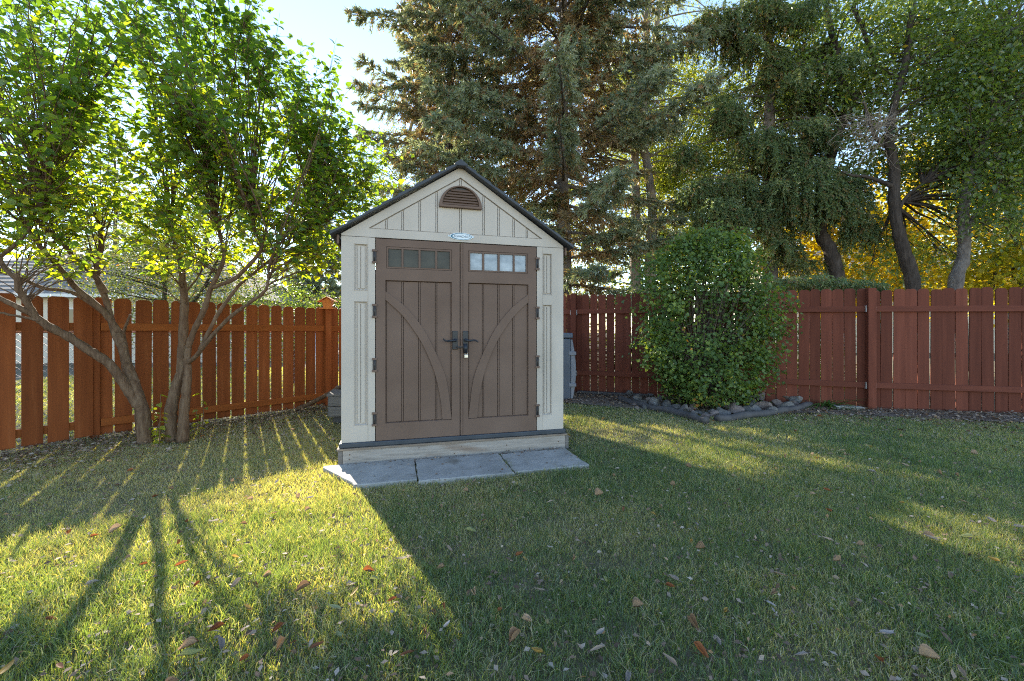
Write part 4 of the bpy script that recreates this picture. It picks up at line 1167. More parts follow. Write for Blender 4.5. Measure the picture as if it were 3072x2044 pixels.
# ---- spruces
def spruce(name, label, base, height, h0, radius, nb, mats, seed, lean=(0, 0), droop=.35, hang=.5, sec=.12, tip=.12, shoot=.12, trunk_r=.2, trunk_px=None, group=None, az_gain=None, brown=.25, sec_len=.55, nk=6, top=None, fwd=.55):
    rg = np.random.default_rng(seed)
    S = empty(name, (0, 0, 0))
    tag(S, label, 'tree', group)
    base = np.array([base[0], base[1], 0.0])
    zt = np.linspace(0, height, 14)
    tp = base + np.stack([lean[0] * zt, lean[1] * zt, zt], 1) + rg.normal(0, .02, (14, 3)) * np.array([1, 1, 0])
    tw = Wood()
    tw.limb(tp, trunk_r, trunk_r * .18, 12)
    tw.mb.build('trunk', mats[0], S)
    lw = Wood()
    s0, sd, sl, sh, sb, bt = [], [], [], [], [], []
    for i in range(nb):
        h = h0 + (min(height, top or height) - h0) * (i + rg.random()) / nb
        az = i * 2.39996 + rg.uniform(-.3, .3)
        L_ = radius(h) * rg.uniform(.55, 1.16)
        bt_ = rg.normal(0, .11) - (.34 if rg.random() < .10 else 0)
        if az_gain: L_ *= az_gain(az, h)
        if L_ < .25: continue
        d = np.array([math.cos(az), math.sin(az), 0])
        q = np.linspace(0, 1, 10)
        up = rg.uniform(-.05, .22)
        c = base + np.array([lean[0] * h, lean[1] * h, h])
        wob = rg.normal(0, .05)
        side = np.array([-d[1], d[0], 0])
        pth = c + d * (L_ * q)[:, None] + np.array([0, 0, 1]) * (L_ * (up * q - droop * q ** 1.6 + tip * q ** 4))[:, None] + side * (wob * L_ * q * q)[:, None]
        lw.limb(pth, .014 + .009 * L_, .004, 6, keep=False)
        ns = int(L_ / sec)
        for k in range(ns):
            s = .12 + .88 * (k + rg.random()) / ns
            idx = min(8, int(s * 9)); f_ = s * 9 - idx
            p = pth[idx] * (1 - f_) + pth[idx + 1] * f_
            tan = unit(pth[idx + 1] - pth[idx])
            for sg in (1, -1):
                if rg.random() < (.45 if d[1] > .55 else .08): continue
                dd = unit(tan * rg.uniform(fwd - .15, fwd + .25) + side * sg * rg.uniform(.6, 1.0) + np.array([0, 0, rg.uniform(-.18, .12)]))
                l = sec_len * (1.06 - s * .75) * min(1.0, L_ / 2.2) * rg.uniform(.6, 1.15)
                s0.append(p); sd.append(dd); sl.append(max(.10, l)); sh.append(hang * rg.uniform(.6, 1.4)); sb.append(s); bt.append(bt_ + rg.normal(0, .06))
        s0.append(pth[-2]); sd.append(unit(pth[-1] - pth[-3])); sl.append(.22); sh.append(.1); sb.append(1.0); bt.append(bt_)
    s0, sd, sl, sh, sb, bt = map(np.array, (s0, sd, sl, sh, sb, bt))
    lw.mb.build('limbs', mats[0], S)
    P, D, T = [], [], []
    for k in range(nk):
        t = (k + rg.random(len(s0))) / nk
        pos = s0 + sd * (sl * t)[:, None] - np.array([0, 0, 1]) * (sl * sh * t * t)[:, None]
        tan = unit(sd - np.array([0, 0, 1]) * (2 * sh * t)[:, None])
        for rep in range(2 if k else 1):
            dv = tan + rg.normal(0, .38, tan.shape)
            P.append(pos + rg.normal(0, .012, pos.shape)); D.append(dv)
            b_ = rg.random(len(s0))
            tint = .40 + .36 * rg.random(len(s0)) + .26 * (t * .5 + sb * .5) + bt
            inner = (sb < .42) & (b_ < brown * 2.2) | (b_ < brown * .35)
            T.append(np.where(inner, rg.uniform(0, .35, len(s0)), tint))
    P, D, T = np.vstack(P), np.vstack(D), np.clip(np.concatenate(T), 0, 1)
    Sz = rg.uniform(.75, 1.25, len(P)) * shoot
    U = rg.normal(size=P.shape)
    o = put('crown', scatter(name + '_needles', SHOOT_T, SHOOT_F, P, D, U, np.stack([Sz, Sz * .75, Sz * .75], 1), T, mats[1]), S)
    o['kind'] = 'stuff'
    return S, len(P)

SPRUCE = (M['bark_spruce'], M['spruce_needle']); NORWAY = (M['bark_spruce'], M['norway_needle'])
def rad_a(h): return 4.3 if h < 7 else max(.4, 4.3 - (h - 7) * .5)
spruce('blue_spruce', 'big grey-green spruce with browned inner needles rising right behind the shed', (1.25, 10.1), 15.5, 1.85, lambda h: min(3.4, 1.6 + .38 * h) if h < 8 else max(.4, 3.9 - (h - 8) * .45), 140, SPRUCE, 101, droop=.20, hang=.45, sec=.105, trunk_r=.20, sec_len=.62, shoot=.175, brown=.42, top=13.5,
       az_gain=lambda az, h: 1.0 + .30 * max(0, math.cos(az - math.pi)) if h > 4.4 else (.95 if math.cos(az) > .1 else .2))
spruce('slim_spruce', 'sparser grey-green spruce crown against the sky gap beside the lilac', (-1.75, 11.6), 13.5, 4.7, lambda h: 2.5 if h < 7 else max(.4, 2.5 - (h - 7) * .30), 125, SPRUCE, 107, droop=.16, hang=.40, sec=.12, trunk_r=.15, sec_len=.62, shoot=.175, brown=.55, top=13)
NS, _ = spruce('norway_spruce', 'dark green spruce with heavy drooping branch curtains behind the red fence', (6.35, 10.3), 15.0, 2.0, lambda h: 1.5 if h < 6.0 else max(.4, 2.0 - (h - 6) * .16), 62, NORWAY, 113, droop=.34, hang=1.3, sec=.10, trunk_r=.19, shoot=.14, brown=.26, sec_len=.75, nk=7, top=13, tip=.05)
spruce('far_spruce', 'bluish spruce far beyond the orange fence hedge', (-11.4, 24.5), 10.5, 1.2, lambda h: max(.3, 3.6 - h * .33), 95, SPRUCE, 127, droop=.25, hang=.4, sec=.22, shoot=.40, trunk_r=.16, brown=.05, nk=4, sec_len=1.0)
spruce('neighbour_spruce', 'bluish spruce beyond the bungalow roof behind the lilac limbs', (-20.0, 21.0), 11.0, 1.5, lambda h: max(.3, 3.8 - h * .33), 70, SPRUCE, 131, droop=.22, hang=.3, sec=.24, shoot=.30, trunk_r=.16, brown=.05, nk=4, sec_len=.8)


# the drooping branch curtains of the dark spruce: limbs that end in hanging masses
rg = np.random.default_rng(501)
CURT = [(2190, 300, 100, 130, 9.9), (2275, 392, 150, 120, 9.9), (2345, 420, 130, 130, 9.7), (2455, 355, 90, 130, 9.6), (2405, 258, 80, 90, 9.9), (2490, 268, 90, 70, 9.9), (2430, 478, 200, 240, 9.3), (2535, 505, 120, 190, 9.4), (2580, 635, 100, 130, 9.5),
        (2340, 535, 110, 120, 9.5), (2205, 525, 130, 130, 9.8), (2150, 600, 150, 120, 9.6), (2245, 622, 150, 110, 9.6), (2095, 545, 120, 110, 10.1), (2150, 30, 150, 130, 9.9), (2285, -10, 130, 120, 9.8), (2390, 25, 90, 80, 9.9), (2210, 110, 110, 100, 10.2), (2330, 150, 80, 120, 9.9),
        (2460, 130, 100, 90, 10.4), (2060, 440, 90, 90, 10.3), (2420, 832, 150, 36, 7.5), (2500, 842, 150, 34, 7.3), (2585, 852, 120, 26, 7.1), (2340, 700, 120, 110, 9.8)]
P, D, T = [], [], []
cw = Wood()
for px, py, w_, h_, Y_ in CURT:
    top_ = at(px, py, Y_); k_ = Y_ / FOC
    w_, h_ = w_ * k_, h_ * k_
    hub = np.array([6.35, 10.3, max(1.9, top_[2] + .25)]) if Y_ > 8 else np.array([6.35, 10.2, 2.3])
    cw = Wood()
    cw.limb(bez(hub, (hub + top_) / 2 + np.array([0, 0, .18]), top_ - np.array([0, 0, .04]), 9), .03, .010, 6, keep=False)
    cw.mb.build('limb', M['bark_spruce'], NS)
    ns = int(26 + 90 * w_ * min(1.2, h_ + .35))
    for i in range(ns):
        a = rg.uniform(0, 2 * math.pi); r = math.sqrt(rg.random())
        ox, oy = math.cos(a) * r * w_ * .5, math.sin(a) * r * w_ * .42
        st_ = top_ + np.array([ox, oy, -.35 * h_ * r ** 2.2 + rg.normal(0, .03)])
        ln = h_ * rg.uniform(.35, 1.0) * (1 - .35 * r)
        n_ = max(3, int(ln / .05))
        t = (np.arange(n_) + rg.random(n_)) / n_
        outw = np.array([math.cos(a), math.sin(a), 0]) * .22 * r
        pos = st_ + outw * (ln * t)[:, None] - np.array([0, 0, 1]) * (ln * t)[:, None] + rg.normal(0, .014, (n_, 3))
        P.append(pos)
        D.append(np.array([0, 0, -1.0]) + outw * 2 + rg.normal(0, .42, (n_, 3)))
        T.append(np.clip(np.where(rg.random(n_) < .10 + .35 * t * (rg.random() < .25), rg.uniform(0, .3, n_), .42 + .5 * rg.random(n_) - .15 * t), 0, 1))
    # feathery tips over the dome
    n_ = int(70 * w_)
    a = rg.uniform(0, 2 * math.pi, n_); r = np.sqrt(rg.random(n_))
    P.append(top_ + np.stack([np.cos(a) * r * w_ * .52, np.sin(a) * r * w_ * .44, -.35 * h_ * r ** 2.2 + .03], 1))
    D.append(np.stack([np.cos(a), np.sin(a), -.5 + rg.normal(0, .3, n_)], 1)); T.append(rg.uniform(.6, 1, n_))

P, D, T = np.vstack(P), np.vstack(D), np.concatenate(T)
Sz = rg.uniform(.75, 1.25, len(P)) * .13
o = put('curtains', scatter('spruce_curtains', SHOOT_T, SHOOT_F, P, D, rg.normal(size=P.shape), np.stack([Sz, Sz * .8, Sz * .8], 1), T, M['norway_needle']), NS)
o['kind'] = 'stuff'

# ---- broadleaf trees
def broadleaf(name, label, trunks, crowns, leafmat, bark, seed, size=(.05, .09), tmpl=(OVAL_T, OVAL_F), spread=.26, per=42, limb_share=.2, cat='tree', group=None, up=(0, 0, .3), leaf_up=.6, droop=.25, tint=(0, 1), limb_from=.35, leaf_part='crown', limb_r=.03):
    rg = np.random.default_rng(seed)
    B = empty(name, (0, 0, 0))
    tag(B, label, cat, group)
    anch = []
    for (pts, r0, r1) in trunks:
        w = Wood()
        p = w.limb(pts, r0, r1, 11, gnarl=r0 * .06, seed=seed)
        w.mb.build('trunk', bark, B)
        anch += [q for q in p[int(len(p) * limb_from):]]
    anch = np.array(anch)
    lw = Wood()
    P, D, U, S, T = [], [], [], [], []
    for c, rad, n in crowns:
        c, rad = np.array(c), np.array(rad)
        for i in range(n):
            v = unit(rg.normal(size=3)) * rg.uniform(.15, 1) ** (1 / 2.6)
            cc = c + v * rad
            if rg.random() < limb_share and len(anch):
                cost = np.linalg.norm(anch - cc, axis=1) + 1.0 * np.maximum(0, anch[:, 2] - cc[2] + .3)
                a = anch[int(np.argmin(cost))]
                Lb = np.linalg.norm(cc - a)
                mid = (a + cc) / 2 + np.array([0, 0, .15 * Lb]) + rg.normal(0, .08 * Lb, 3)
                lw.limb(bez(a, mid, cc, 8) + rg.normal(0, .02, (8, 3)) * np.linspace(0, 1, 8)[:, None], min(limb_r, .008 + .008 * Lb), .003, 5, keep=False)
                for q in range(3):
                    e_ = cc + rg.normal(0, spread * 1.2, 3)
                    lw.limb(bez(mid * .4 + cc * .6, cc + rg.normal(0, .06, 3), e_, 5), .006, .002, 4, keep=False)
            m_ = int(per * rg.uniform(.5, 1.5))
            g = rg.normal(0, spread, (m_, 3)) * np.array([1, 1, .75])
            P.append(cc + g)
            D.append(rg.normal(size=(m_, 3)) + np.array([0, 0, -droop]) + .4 * unit(g))
            U.append(rg.normal(0, leaf_up, (m_, 3)) + np.array([0, 0, 1.0]))
            S.append(rg.uniform(size[0], size[1], m_))
            b_ = rg.uniform(tint[0], tint[1])
            T.append(np.clip(b_ * .5 + .5 * rg.beta(2, 3, m_) * (tint[1] - tint[0]) + .5 * tint[0] + (rg.random(m_) < .02) * .5, 0, 1))
    lw.mb.build('limbs', bark, B)
    P, D, U, S, T = np.vstack(P), np.vstack(D), np.vstack(U), np.concatenate(S), np.concatenate(T)
    ok = P[:, 2] > .06
    o = put(leaf_part, scatter(name + '_leaves', tmpl[0], tmpl[1], P[ok], D[ok], U[ok], S[ok], T[ok], leafmat), B)
    o['kind'] = 'stuff'
    return B, int(ok.sum())

NAR = (NARROW_T, OVAL_F); OVA = (OVAL_T, OVAL_F); LOB = (LOBED_T, LOBED_F); MAP = (MAPLE_T, MAPLE_F)
# twin tan trunks with narrow leaves
broadleaf('willow_tree', 'tall tree with two tan trunks and narrow pale green leaves behind the round shrub',
          [(px_path([(1908, 930, 11.6), (1906, 760, 11.6), (1908, 620, 11.6), (1904, 430, 11.65), (1912, 300, 11.7), (1935, 150, 11.7), (1945, 0, 11.75), (1960, -200, 11.8)]), .15, .07),
           (px_path([(1950, 930, 11.3), (1952, 760, 11.3), (1958, 640, 11.3), (1945, 520, 11.4), (1925, 400, 11.5), (1940, 270, 11.6), (1965, 120, 11.7), (1985, -60, 11.8)]), .15, .06),
           (px_path([(1905, 470, 11.6), (1870, 350, 11.7), (1830, 210, 11.8), (1800, 60, 11.9)]), .08, .04)],
          [((2.2, 12.6, 7.2), (2.6, 1.6, 3.0), 300), ((4.6, 12.8, 8.0), (2.3, 1.6, 2.6), 290), ((4.2, 13.0, 11.2), (3.6, 2.0, 2.0), 200)],
          M['willow_leaf'], M['bark_tan'], 201, size=(.06, .11), tmpl=NAR, per=44, spread=.30, droop=.7)
broadleaf('poplar_tree', 'airy narrow-leaved tree showing sky through it beside the lilac crown',
          [(catmull([(-3.9, 13.6, 0), (-3.8, 13.5, 3), (-3.6, 13.4, 6), (-3.0, 13.5, 9)], 6), .10, .04)],
          [((-3.6, 13.4, 5.4), (1.9, 1.3, 2.4), 250), ((-1.6, 13.6, 8.3), (1.3, 1.3, 1.8), 70)], M['willow_leaf'], M['bark_tan'], 205, size=(.08, .13), tmpl=NAR, per=40, spread=.28, droop=.7)
broadleaf('sunlit_ash_tree', 'bright yellow-green tree glowing between the two spruces',
          [(catmull([(5.2, 14.6, 0), (5.25, 14.5, 3), (5.1, 14.4, 6)], 6), .14, .06)],
          [((5.4, 13.6, 5.2), (1.9, 1.2, 2.4), 230), ((5.2, 14.4, 8.6), (2.4, 1.3, 2.6), 330), ((4.2, 14.6, 3.4), (2.6, 1.0, 1.7), 150), ((8.4, 14.6, 9.0), (1.8, 1.2, 2.4), 120), ((7.8, 14.9, 4.6), (2.6, 1.6, 2.8), 190), ((2.0, 15.6, 4.0), (2.4, 1.4, 2.2), 110)], M['willow_leaf'], M['bark_dark'], 207, size=(.08, .13), tmpl=OVA, per=42, spread=.32, tint=(.35, 1))
# dark-trunked trees behind the red fence
broadleaf('leaning_elm', 'green-leaved tree with a dark leaning trunk partly hidden by the drooping spruce',
          [(px_path([(2515, 1000, 9.6), (2512, 840, 9.6), (2490, 751, 9.6), (2462, 690, 9.7), (2468, 560, 9.8), (2515, 400, 9.8), (2553, 306, 9.8), (2520, 235, 9.8), (2508, 150, 9.85), (2480, 20, 9.9)]), .17, .06),
           (px_path([(2553, 306, 9.8), (2597, 252, 9.7), (2620, 205, 9.65), (2600, 120, 9.6), (2560, 20, 9.6)]), .075, .04)],
          [((8.2, 10.0, 7.6), (2.3, 1.3, 2.2), 330), ((6.9, 11.9, 6.2), (1.9, 1.1, 2.4), 220)], M['green_leaf'], M['bark_dark'], 211, per=34, spread=.20, size=(.07, .115))
broadleaf('forked_elm', 'green-leaved tree with a dark upright trunk and one bare limb above the red fence',
          [(px_path([(2745, 1000, 8.9), (2737, 840, 8.9), (2710, 751, 8.9), (2689, 663, 8.9), (2682, 575, 8.9), (2682, 505, 8.9), (2672, 453, 8.9), (2668, 390, 8.95), (2690, 290, 9.0), (2720, 160, 9.0), (2740, 0, 9.1)]), .135, .05),
           (px_path([(2686, 565, 8.9), (2650, 548, 8.85), (2600, 531, 8.8), (2555, 527, 8.8), (2525, 515, 8.8)]), .05, .02),
           (px_path([(2676, 450, 8.9), (2640, 425, 8.85), (2620, 400, 8.8), (2596, 330, 8.8)]), .055, .025),
           (px_path([(2690, 640, 8.9), (2720, 590, 8.8), (2770, 550, 8.75)]), .045, .02)],
          [((9.3, 9.4, 6.6), (2.0, 1.3, 2.2), 330), ((8.7, 9.8, 4.9), (1.2, .8, .7), 55), ((10.2, 8.9, 4.8), (1.4, .9, .9), 80), ((9.2, 9.6, 3.0), (1.3, .5, .9), 50), ((11.2, 9.4, 3.4), (1.1, .5, 1.0), 45)], M['green_leaf'], M['bark_dark'], 213, per=34, spread=.20, size=(.07, .115))
broadleaf('pale_barked_elm', 'leafy tree with a greyish ivy-dressed trunk above the red fence',
          [(px_path([(2862, 1000, 8.4), (2868, 845, 8.4), (2888, 780, 8.4), (2894, 715, 8.4), (2890, 640, 8.4), (2905, 540, 8.45), (2950, 420, 8.5), (2990, 300, 8.55), (3010, 120, 8.6)]), .12, .05),
           (px_path([(2893, 690, 8.4), (2930, 640, 8.4), (2990, 560, 8.4), (3010, 500, 8.4)]), .05, .03)],
          [((9.6, 8.1, 3.9), (1.0, .6, .9), 80), ((10.2, 8.3, 5.7), (1.9, 1.2, 1.7), 330), ((11.2, 8.8, 7.4), (2.4, 1.3, 2.0), 300)], M['green_leaf'], M['bark_spruce'], 217, per=34, spread=.20, size=(.07, .115), tint=(0, .75))
broadleaf('corner_elm', 'dark-trunked tree at the end of the visible red fence',
          [(px_path([(3060, 1000, 9.8), (3058, 840, 9.8), (3040, 700, 9.8), (3020, 560, 9.8), (3005, 450, 9.85), (3015, 330, 9.9), (3050, 150, 9.9)]), .13, .05)],
          [((12.6, 9.8, 6.6), (2.0, 1.4, 2.0), 170), ((10.6, 11.5, 8.7), (3.8, 1.4, 1.9), 260)], M['green_leaf'], M['bark_dark'], 219, per=34, spread=.20, size=(.07, .115))
broadleaf('golden_maple', 'golden yellow autumn maple far behind the red fence trunks',
          [(catmull([(13.9, 12.8, 0), (13.8, 12.8, 2.2), (14.0, 12.8, 5)], 6), .16, .06)],
          [((13.8, 12.6, 4.5), (3.4, 1.3, 3.0), 230), ((10.4, 12.9, 3.4), (2.2, 1.2, 1.9), 170)], M['gold_leaf'], M['bark_dark'], 223, size=(.10, .17), tmpl=MAP, per=30, spread=.34, limb_share=0)
broadleaf('lime_maple', 'low lime-yellow maple branches just above the red fence end',
          [(catmull([(11.2, 9.9, 0), (11.15, 9.8, 1.4), (11.3, 9.7, 2.8)], 6), .07, .03)],
          [((11.0, 9.6, 2.6), (1.3, .8, .65), 60)], M['gold_leaf'], M['bark_dark'], 227, size=(.08, .13), tmpl=MAP, per=26, spread=.26, tint=(0, .5), limb_share=.04)
# the belt of trees closing the view behind
for nm, lab, c, rad, n, mt, sd, tn in (('far_elm', 'far green tree behind the golden maple', (22.5, 18.5, 8.0), (5.0, 1.5, 5.0), 360, 'green_leaf', 257, (0, .8)),
                                       ('thin_ash_tree', 'light olive tree behind the sparser spruce crown', (-2.6, 18.5, 4.2), (2.4, 1.2, 3.0), 130, 'willow_leaf', 259, (.1, 1))):
    broadleaf(nm, lab, [(catmull([(c[0], c[1], 0), (c[0] + .1, c[1], 3), (c[0], c[1], c[2])], 6), .2, .08)], [(c, rad, n)], M[mt], M['bark_dark'], sd, size=(.12, .2), per=40, spread=.5, tint=tn)
broadleaf('slit_dimming_bush', 'low dark bush added to dim the red fence slits near the storage bin',
          [(catmull([(2.4, 9.0, 0), (2.4, 9.0, .6), (2.5, 9.0, 1.1)], 5), .04, .02)],
          [((2.0, 9.2, .65), (1.9, .5, .75), 150), ((5.4, 8.2, .6), (1.6, .5, .7), 110)], M['green_leaf'], M['bark_dark'], 241, size=(.05, .09), per=34, spread=.2, cat='bush')  # added behind the boards to darken overly bright gaps
# behind the orange fence
broadleaf('rowan_tree', 'fine-leaved rowan with a few red berries behind the orange fence',
          [(catmull([(-7.9, 9.4, 0), (-7.85, 9.4, 1.6), (-7.7, 9.3, 3.2)], 6), .06, .03), (catmull([(-7.9, 9.4, 1.2), (-7.0, 9.3, 2.0), (-6.4, 9.2, 3.0)], 6), .04, .02)],
          [((-7.0, 9.4, 2.95), (1.7, 1.0, 1.25), 230), ((-8.8, 9.3, 2.7), (1.4, .8, .9), 130)], M['rowan_leaf'], M['bark_dark'], 231, size=(.035, .07), per=44, spread=.22)
rg = np.random.default_rng(9)
broadleaf('hedge_bush', 'sunlit green bush peeking over the orange fence beside the bird feeder',
          [(catmull([(-5.0, 9.6, 0), (-5.0, 9.6, 1.0), (-4.9, 9.5, 1.8)], 5), .05, .02)],
          [((-5.1, 9.6, 1.35), (1.35, .8, .95), 170)], M['shrub_leaf'], M['bark_dark'], 233, size=(.04, .075), per=44, spread=.18, cat='bush')
broadleaf('yard_bush', 'low olive bush against the bungalow wall beyond the orange fence',
          [(catmull([(-9.6, 12.4, 0), (-9.6, 12.4, .8), (-9.5, 12.3, 1.6)], 5), .05, .02)],
          [((-9.4, 12.4, 1.6), (2.2, .9, 1.3), 170)], M['rowan_leaf'], M['bark_dark'], 235, size=(.05, .09), per=40, spread=.24, cat='bush')
broadleaf('yard_tree', 'leafy tree rising over the bungalow roof behind the lilac crown',
          [(catmull([(-14.5, 19.5, 0), (-14.4, 19.4, 3), (-14.2, 19.4, 6)], 6), .16, .06)],
          [((-14.6, 19.4, 6.2), (3.6, 1.6, 2.4), 190)], M['willow_leaf'], M['bark_dark'], 237, size=(.10, .16), per=34, spread=.4)
# low spruce limb lying over the red fence top
# dead twig tangle hanging beside the spruce
tw = Wood()
rgt = np.random.default_rng(77)
c0 = at(2640, 370, 8.6)
for i in range(85):
    s = c0 + rgt.normal(0, .32, 3) * np.array([1.4, .6, .6])
    e = at(rgt.uniform(2470, 2720), rgt.uniform(340, 520), rgt.uniform(8.2, 8.8))
    m1 = (s + e) / 2 + rgt.normal(0, .14, 3) + np.array([0, 0, .12])
    pth = bez(s, m1, e, 9) + rgt.normal(0, .022, (9, 3))
    tw.limb(pth, .0055, .002, 4, keep=False)
o = tw.mb.build('twig_tangle', M['twig'])
tag(o, 'tangle of bare grey dead twigs hanging above the leaning trunk', 'twigs')

# ---- the round shrub in the rock bed
SHC = np.array([3.02, 6.62])
rg = np.random.default_rng(61)
SBH = empty('round_shrub', (0, 0, 0))
tag(SBH, 'dense round-topped green shrub growing from the rock bed before the red fence', 'shrub')
st = Wood()
SP, SD, SU, SS, ST = [], [], [], [], []
ends = []
for i in range(120):
    az = rg.uniform(0, 2 * math.pi)
    rr_ = rg.random() ** .6
    hgt = rg.uniform(.9, 2.75)
    # wide in the middle, narrow at the foot
    wmax = 1.18 * math.sin(math.pi * min(1, max(.12, (hgt + .25) / 3.35))) ** .7
    e = np.array([SHC[0] + .12 + math.cos(az) * wmax * rr_, SHC[1] + math.sin(az) * wmax * .62 * rr_, hgt])
    b = np.array([SHC[0] + rg.normal(0, .16), SHC[1] + rg.normal(0, .10), 0])
    m1 = b * .55 + e * .45 + np.array([0, 0, .35])
    pth = bez(b, m1, e, 8) + rg.normal(0, .015, (8, 3))
    st.limb(pth, .011, .003, 5, keep=False)
    ends.append(pth)
ncl = 1500
for i in range(ncl):
    th = rg.uniform(0, 2 * math.pi)
    hz_ = rg.uniform(.10, 2.72)
    wmax = 1.06 * (math.sin(math.pi * min(1, max(.06, (hz_ + .30) / 3.25)))) ** .62
    lump = 1 + .15 * math.sin(3 * th + 2.4 * hz_) + .13 * math.sin(5.3 * hz_ + th) + .10 * math.sin(7 * th - 9 * hz_)
    rr_ = rg.uniform(.35, 1.0) ** .5 * (1.2 if rg.random() < .09 else 1)
    p = np.array([SHC[0] + .10 + math.cos(th) * wmax * rr_ * lump, SHC[1] + math.sin(th) * wmax * .62 * rr_ * lump, hz_])
    if math.sin(th) < 0 and 1.05 < hz_ < 1.75 and abs(p[0] - SHC[0] + .05) < .42 and rg.random() < .50:
        continue       # the thin spot where the bare stems show
    m_ = int(rg.uniform(9, 20))
    g = rg.normal(0, .075, (m_, 3))
    SP.append(p + g)
    outv = np.array([math.cos(th), math.sin(th), .1])
    SD.append(rg.normal(0, .7, (m_, 3)) + outv * .5 + np.array([0, 0, -.3]))
    SU.append(rg.normal(0, .5, (m_, 3)) + np.array([0, 0, .7]) + outv * .6)
    SS.append(rg.uniform(.036, .068, m_))
    low = max(0, .55 - hz_) * .5
    ST.append(np.clip(rg.beta(1.3, 2.2) * .75 + rg.beta(2, 3, m_) * .3 + low * rg.random() + (rg.random(m_) < .03) * .35, 0, 1))
st.mb.build('stems', M['stem'], SBH)
SP, SD, SU, SS, ST = np.vstack(SP), np.vstack(SD), np.vstack(SU), np.concatenate(SS), np.concatenate(ST)
ok = SP[:, 2] > .05
o = put('foliage', scatter('shrub_leaves', LOBED_T, LOBED_F, SP[ok], SD[ok], SU[ok], SS[ok], ST[ok], M['shrub_leaf']), SBH)
o['kind'] = 'stuff'

# ------------------------------------------------------------------ lawn
rg = np.random.default_rng(303)
YARD = np.array([LEFT_END + [-.3, -1.2], LEFT_END, KINK, LPOST, CORNER, RP1, RP2, RP3, RP4, RP5, [11, 2.0], [5.5, .9], [-3.5, .9]])


def grass_points(poly_or_box, dens, inside_yard=True):
    x0, x1, y0, y1 = poly_or_box
    n = int((x1 - x0) * (y1 - y0) * dens)
    x, y = rg.uniform(x0, x1, n), rg.uniform(y0, y1, n)
    ok = np.ones(n, bool)
    iy = in_poly(x, y, YARD)
    ok &= iy if inside_yard else ~iy
    u, v = shed_local(x, y)
    ok &= ~((u > -.05) & (u < 2.15) & (v > -.05) & (v < 2.2))
    for a, b, c, d in SLABS:
        a2 = a + (.30 * np.clip((-.10 - v) / .48, 0, 1) if a < 0 else 0)
        ok &= ~((u > a2 + .02) & (u < b - .02) & (v > c + .015) & (v < d))
    ok &= ~((u > -.1) & (u < 2.2) & (v > -.12) & (v < .0) & (rg.random(n) > .12))
    bed = in_poly(x, y, BED_POLY)
    ok &= ~(bed & (rg.random(n) > .06))
    # bare, needle-strewn ground under the fences and the lilac
    d_l = np.abs((x - KINK[0]) * (LPOST - KINK)[1] - (y - KINK[1]) * (LPOST - KINK)[0]) / np.linalg.norm(LPOST - KINK)
    ok &= ~((d_l < .45) & (x < -1.5) & (rg.random(n) > .25 + .6 * d_l))
    return x[ok], y[ok]


def blades(x, y, h, w, seg, seed, green=0.0):
    rg = np.random.default_rng(seed)
    n = len(x)
    patch = .42 * smooth_noise(x, y, .75, 5) + .33 * smooth_noise(x, y, .22, 6) + .25 * smooth_noise(x, y, .07, 7)
    straw = np.clip(patch * 1.45 - .28 - .12 * np.clip((2.4 - y) / .8, 0, 1) + .62 * np.clip((y - 2.5) / 1.2, 0, 1) * np.clip((.2 - x) / 1.0, 0, 1) + .22 * np.clip((y - 4.6) / 1.5, 0, 1) - green, 0, 1)
    tint = np.where(rg.random(n) < straw * .85, rg.uniform(.5, 1.0, n), rg.uniform(0, .48, n))
    hgt = h * rg.uniform(.45, 1.35, n) * (1.15 - .5 * straw) * (.55 + .9 * smooth_noise(x, y, .16, 8))
    az = rg.uniform(0, 2 * math.pi, n)
    lean = rg.uniform(.15, 1.25, n) * np.where(tint > .5, 1.35, 1)
    dx, dy = np.cos(az), np.sin(az)
    a2 = rg.uniform(0, 2 * math.pi, n)
    wx, wy = np.cos(a2) * w * rg.uniform(.6, 1.2, n), np.sin(a2) * w * rg.uniform(.6, 1.2, n)
    z0 = np.full(n, -.012)
    B = np.stack([x, y, z0], 1)
    Wv = np.stack([wx, wy, np.zeros(n)], 1)
    tip = B + np.stack([dx * lean * hgt, dy * lean * hgt, hgt / np.sqrt(1 + .35 * lean ** 2) + .012], 1)
    if seg == 1:
        V = np.stack([B - Wv, B + Wv, tip], 1).reshape(-1, 3)
        F = np.arange(3 * n).reshape(-1, 3)
        return V, F, np.repeat(tint, 3)
    mid = B + np.stack([dx * lean * hgt * .32, dy * lean * hgt * .32, hgt * .62 + .006], 1)
    V = np.stack([B - Wv, B + Wv, mid + Wv * .8, mid - Wv * .8, tip], 1).reshape(-1, 3)
    k = (np.arange(n) * 5)[:, None]
    F = np.concatenate([k + np.array([[0, 1, 2]]), k + np.array([[0, 2, 3]]), k + np.array([[3, 2, 4]])])
    return V, F, np.repeat(tint, 5)

VV, FF, TT, off = [], [], [], 0
for box, dens, h, w, seg, sd in (((-3.6, 3.6, 1.0, 2.1), 17000, .036, .0018, 2, 1), ((-4.8, 4.8, 2.1, 3.1), 15000, .036, .0022, 1, 4), ((-6.2, 6.6, 3.1, 4.4), 10500, .036, .0030, 1, 2), ((-6.0, 11.0, 4.4, 9.2), 5000, .036, .0042, 1, 3)):
    x, y = grass_points(box, dens)
    # keep what lies in or near the view from the yard
    k = np.abs(x) < 1.5 * y + .6
    x, y = x[k], y[k]
    V, F, T = blades(x, y, h, w, seg, sd)
    VV.append(V); FF.append(F + off); TT.append(T); off += len(V)
x, y = grass_points((-12, 1.5, 2.5, 14), 900, False)
V, F, T = blades(x, y, .055, .008, 1, 9, green=.5)
VV.append(V); FF.append(F + off); TT.append(T); off += len(V)
g = put('grass', np_mesh('grass', np.vstack(VV), np.vstack(FF), M['blade'], np.concatenate(TT)))
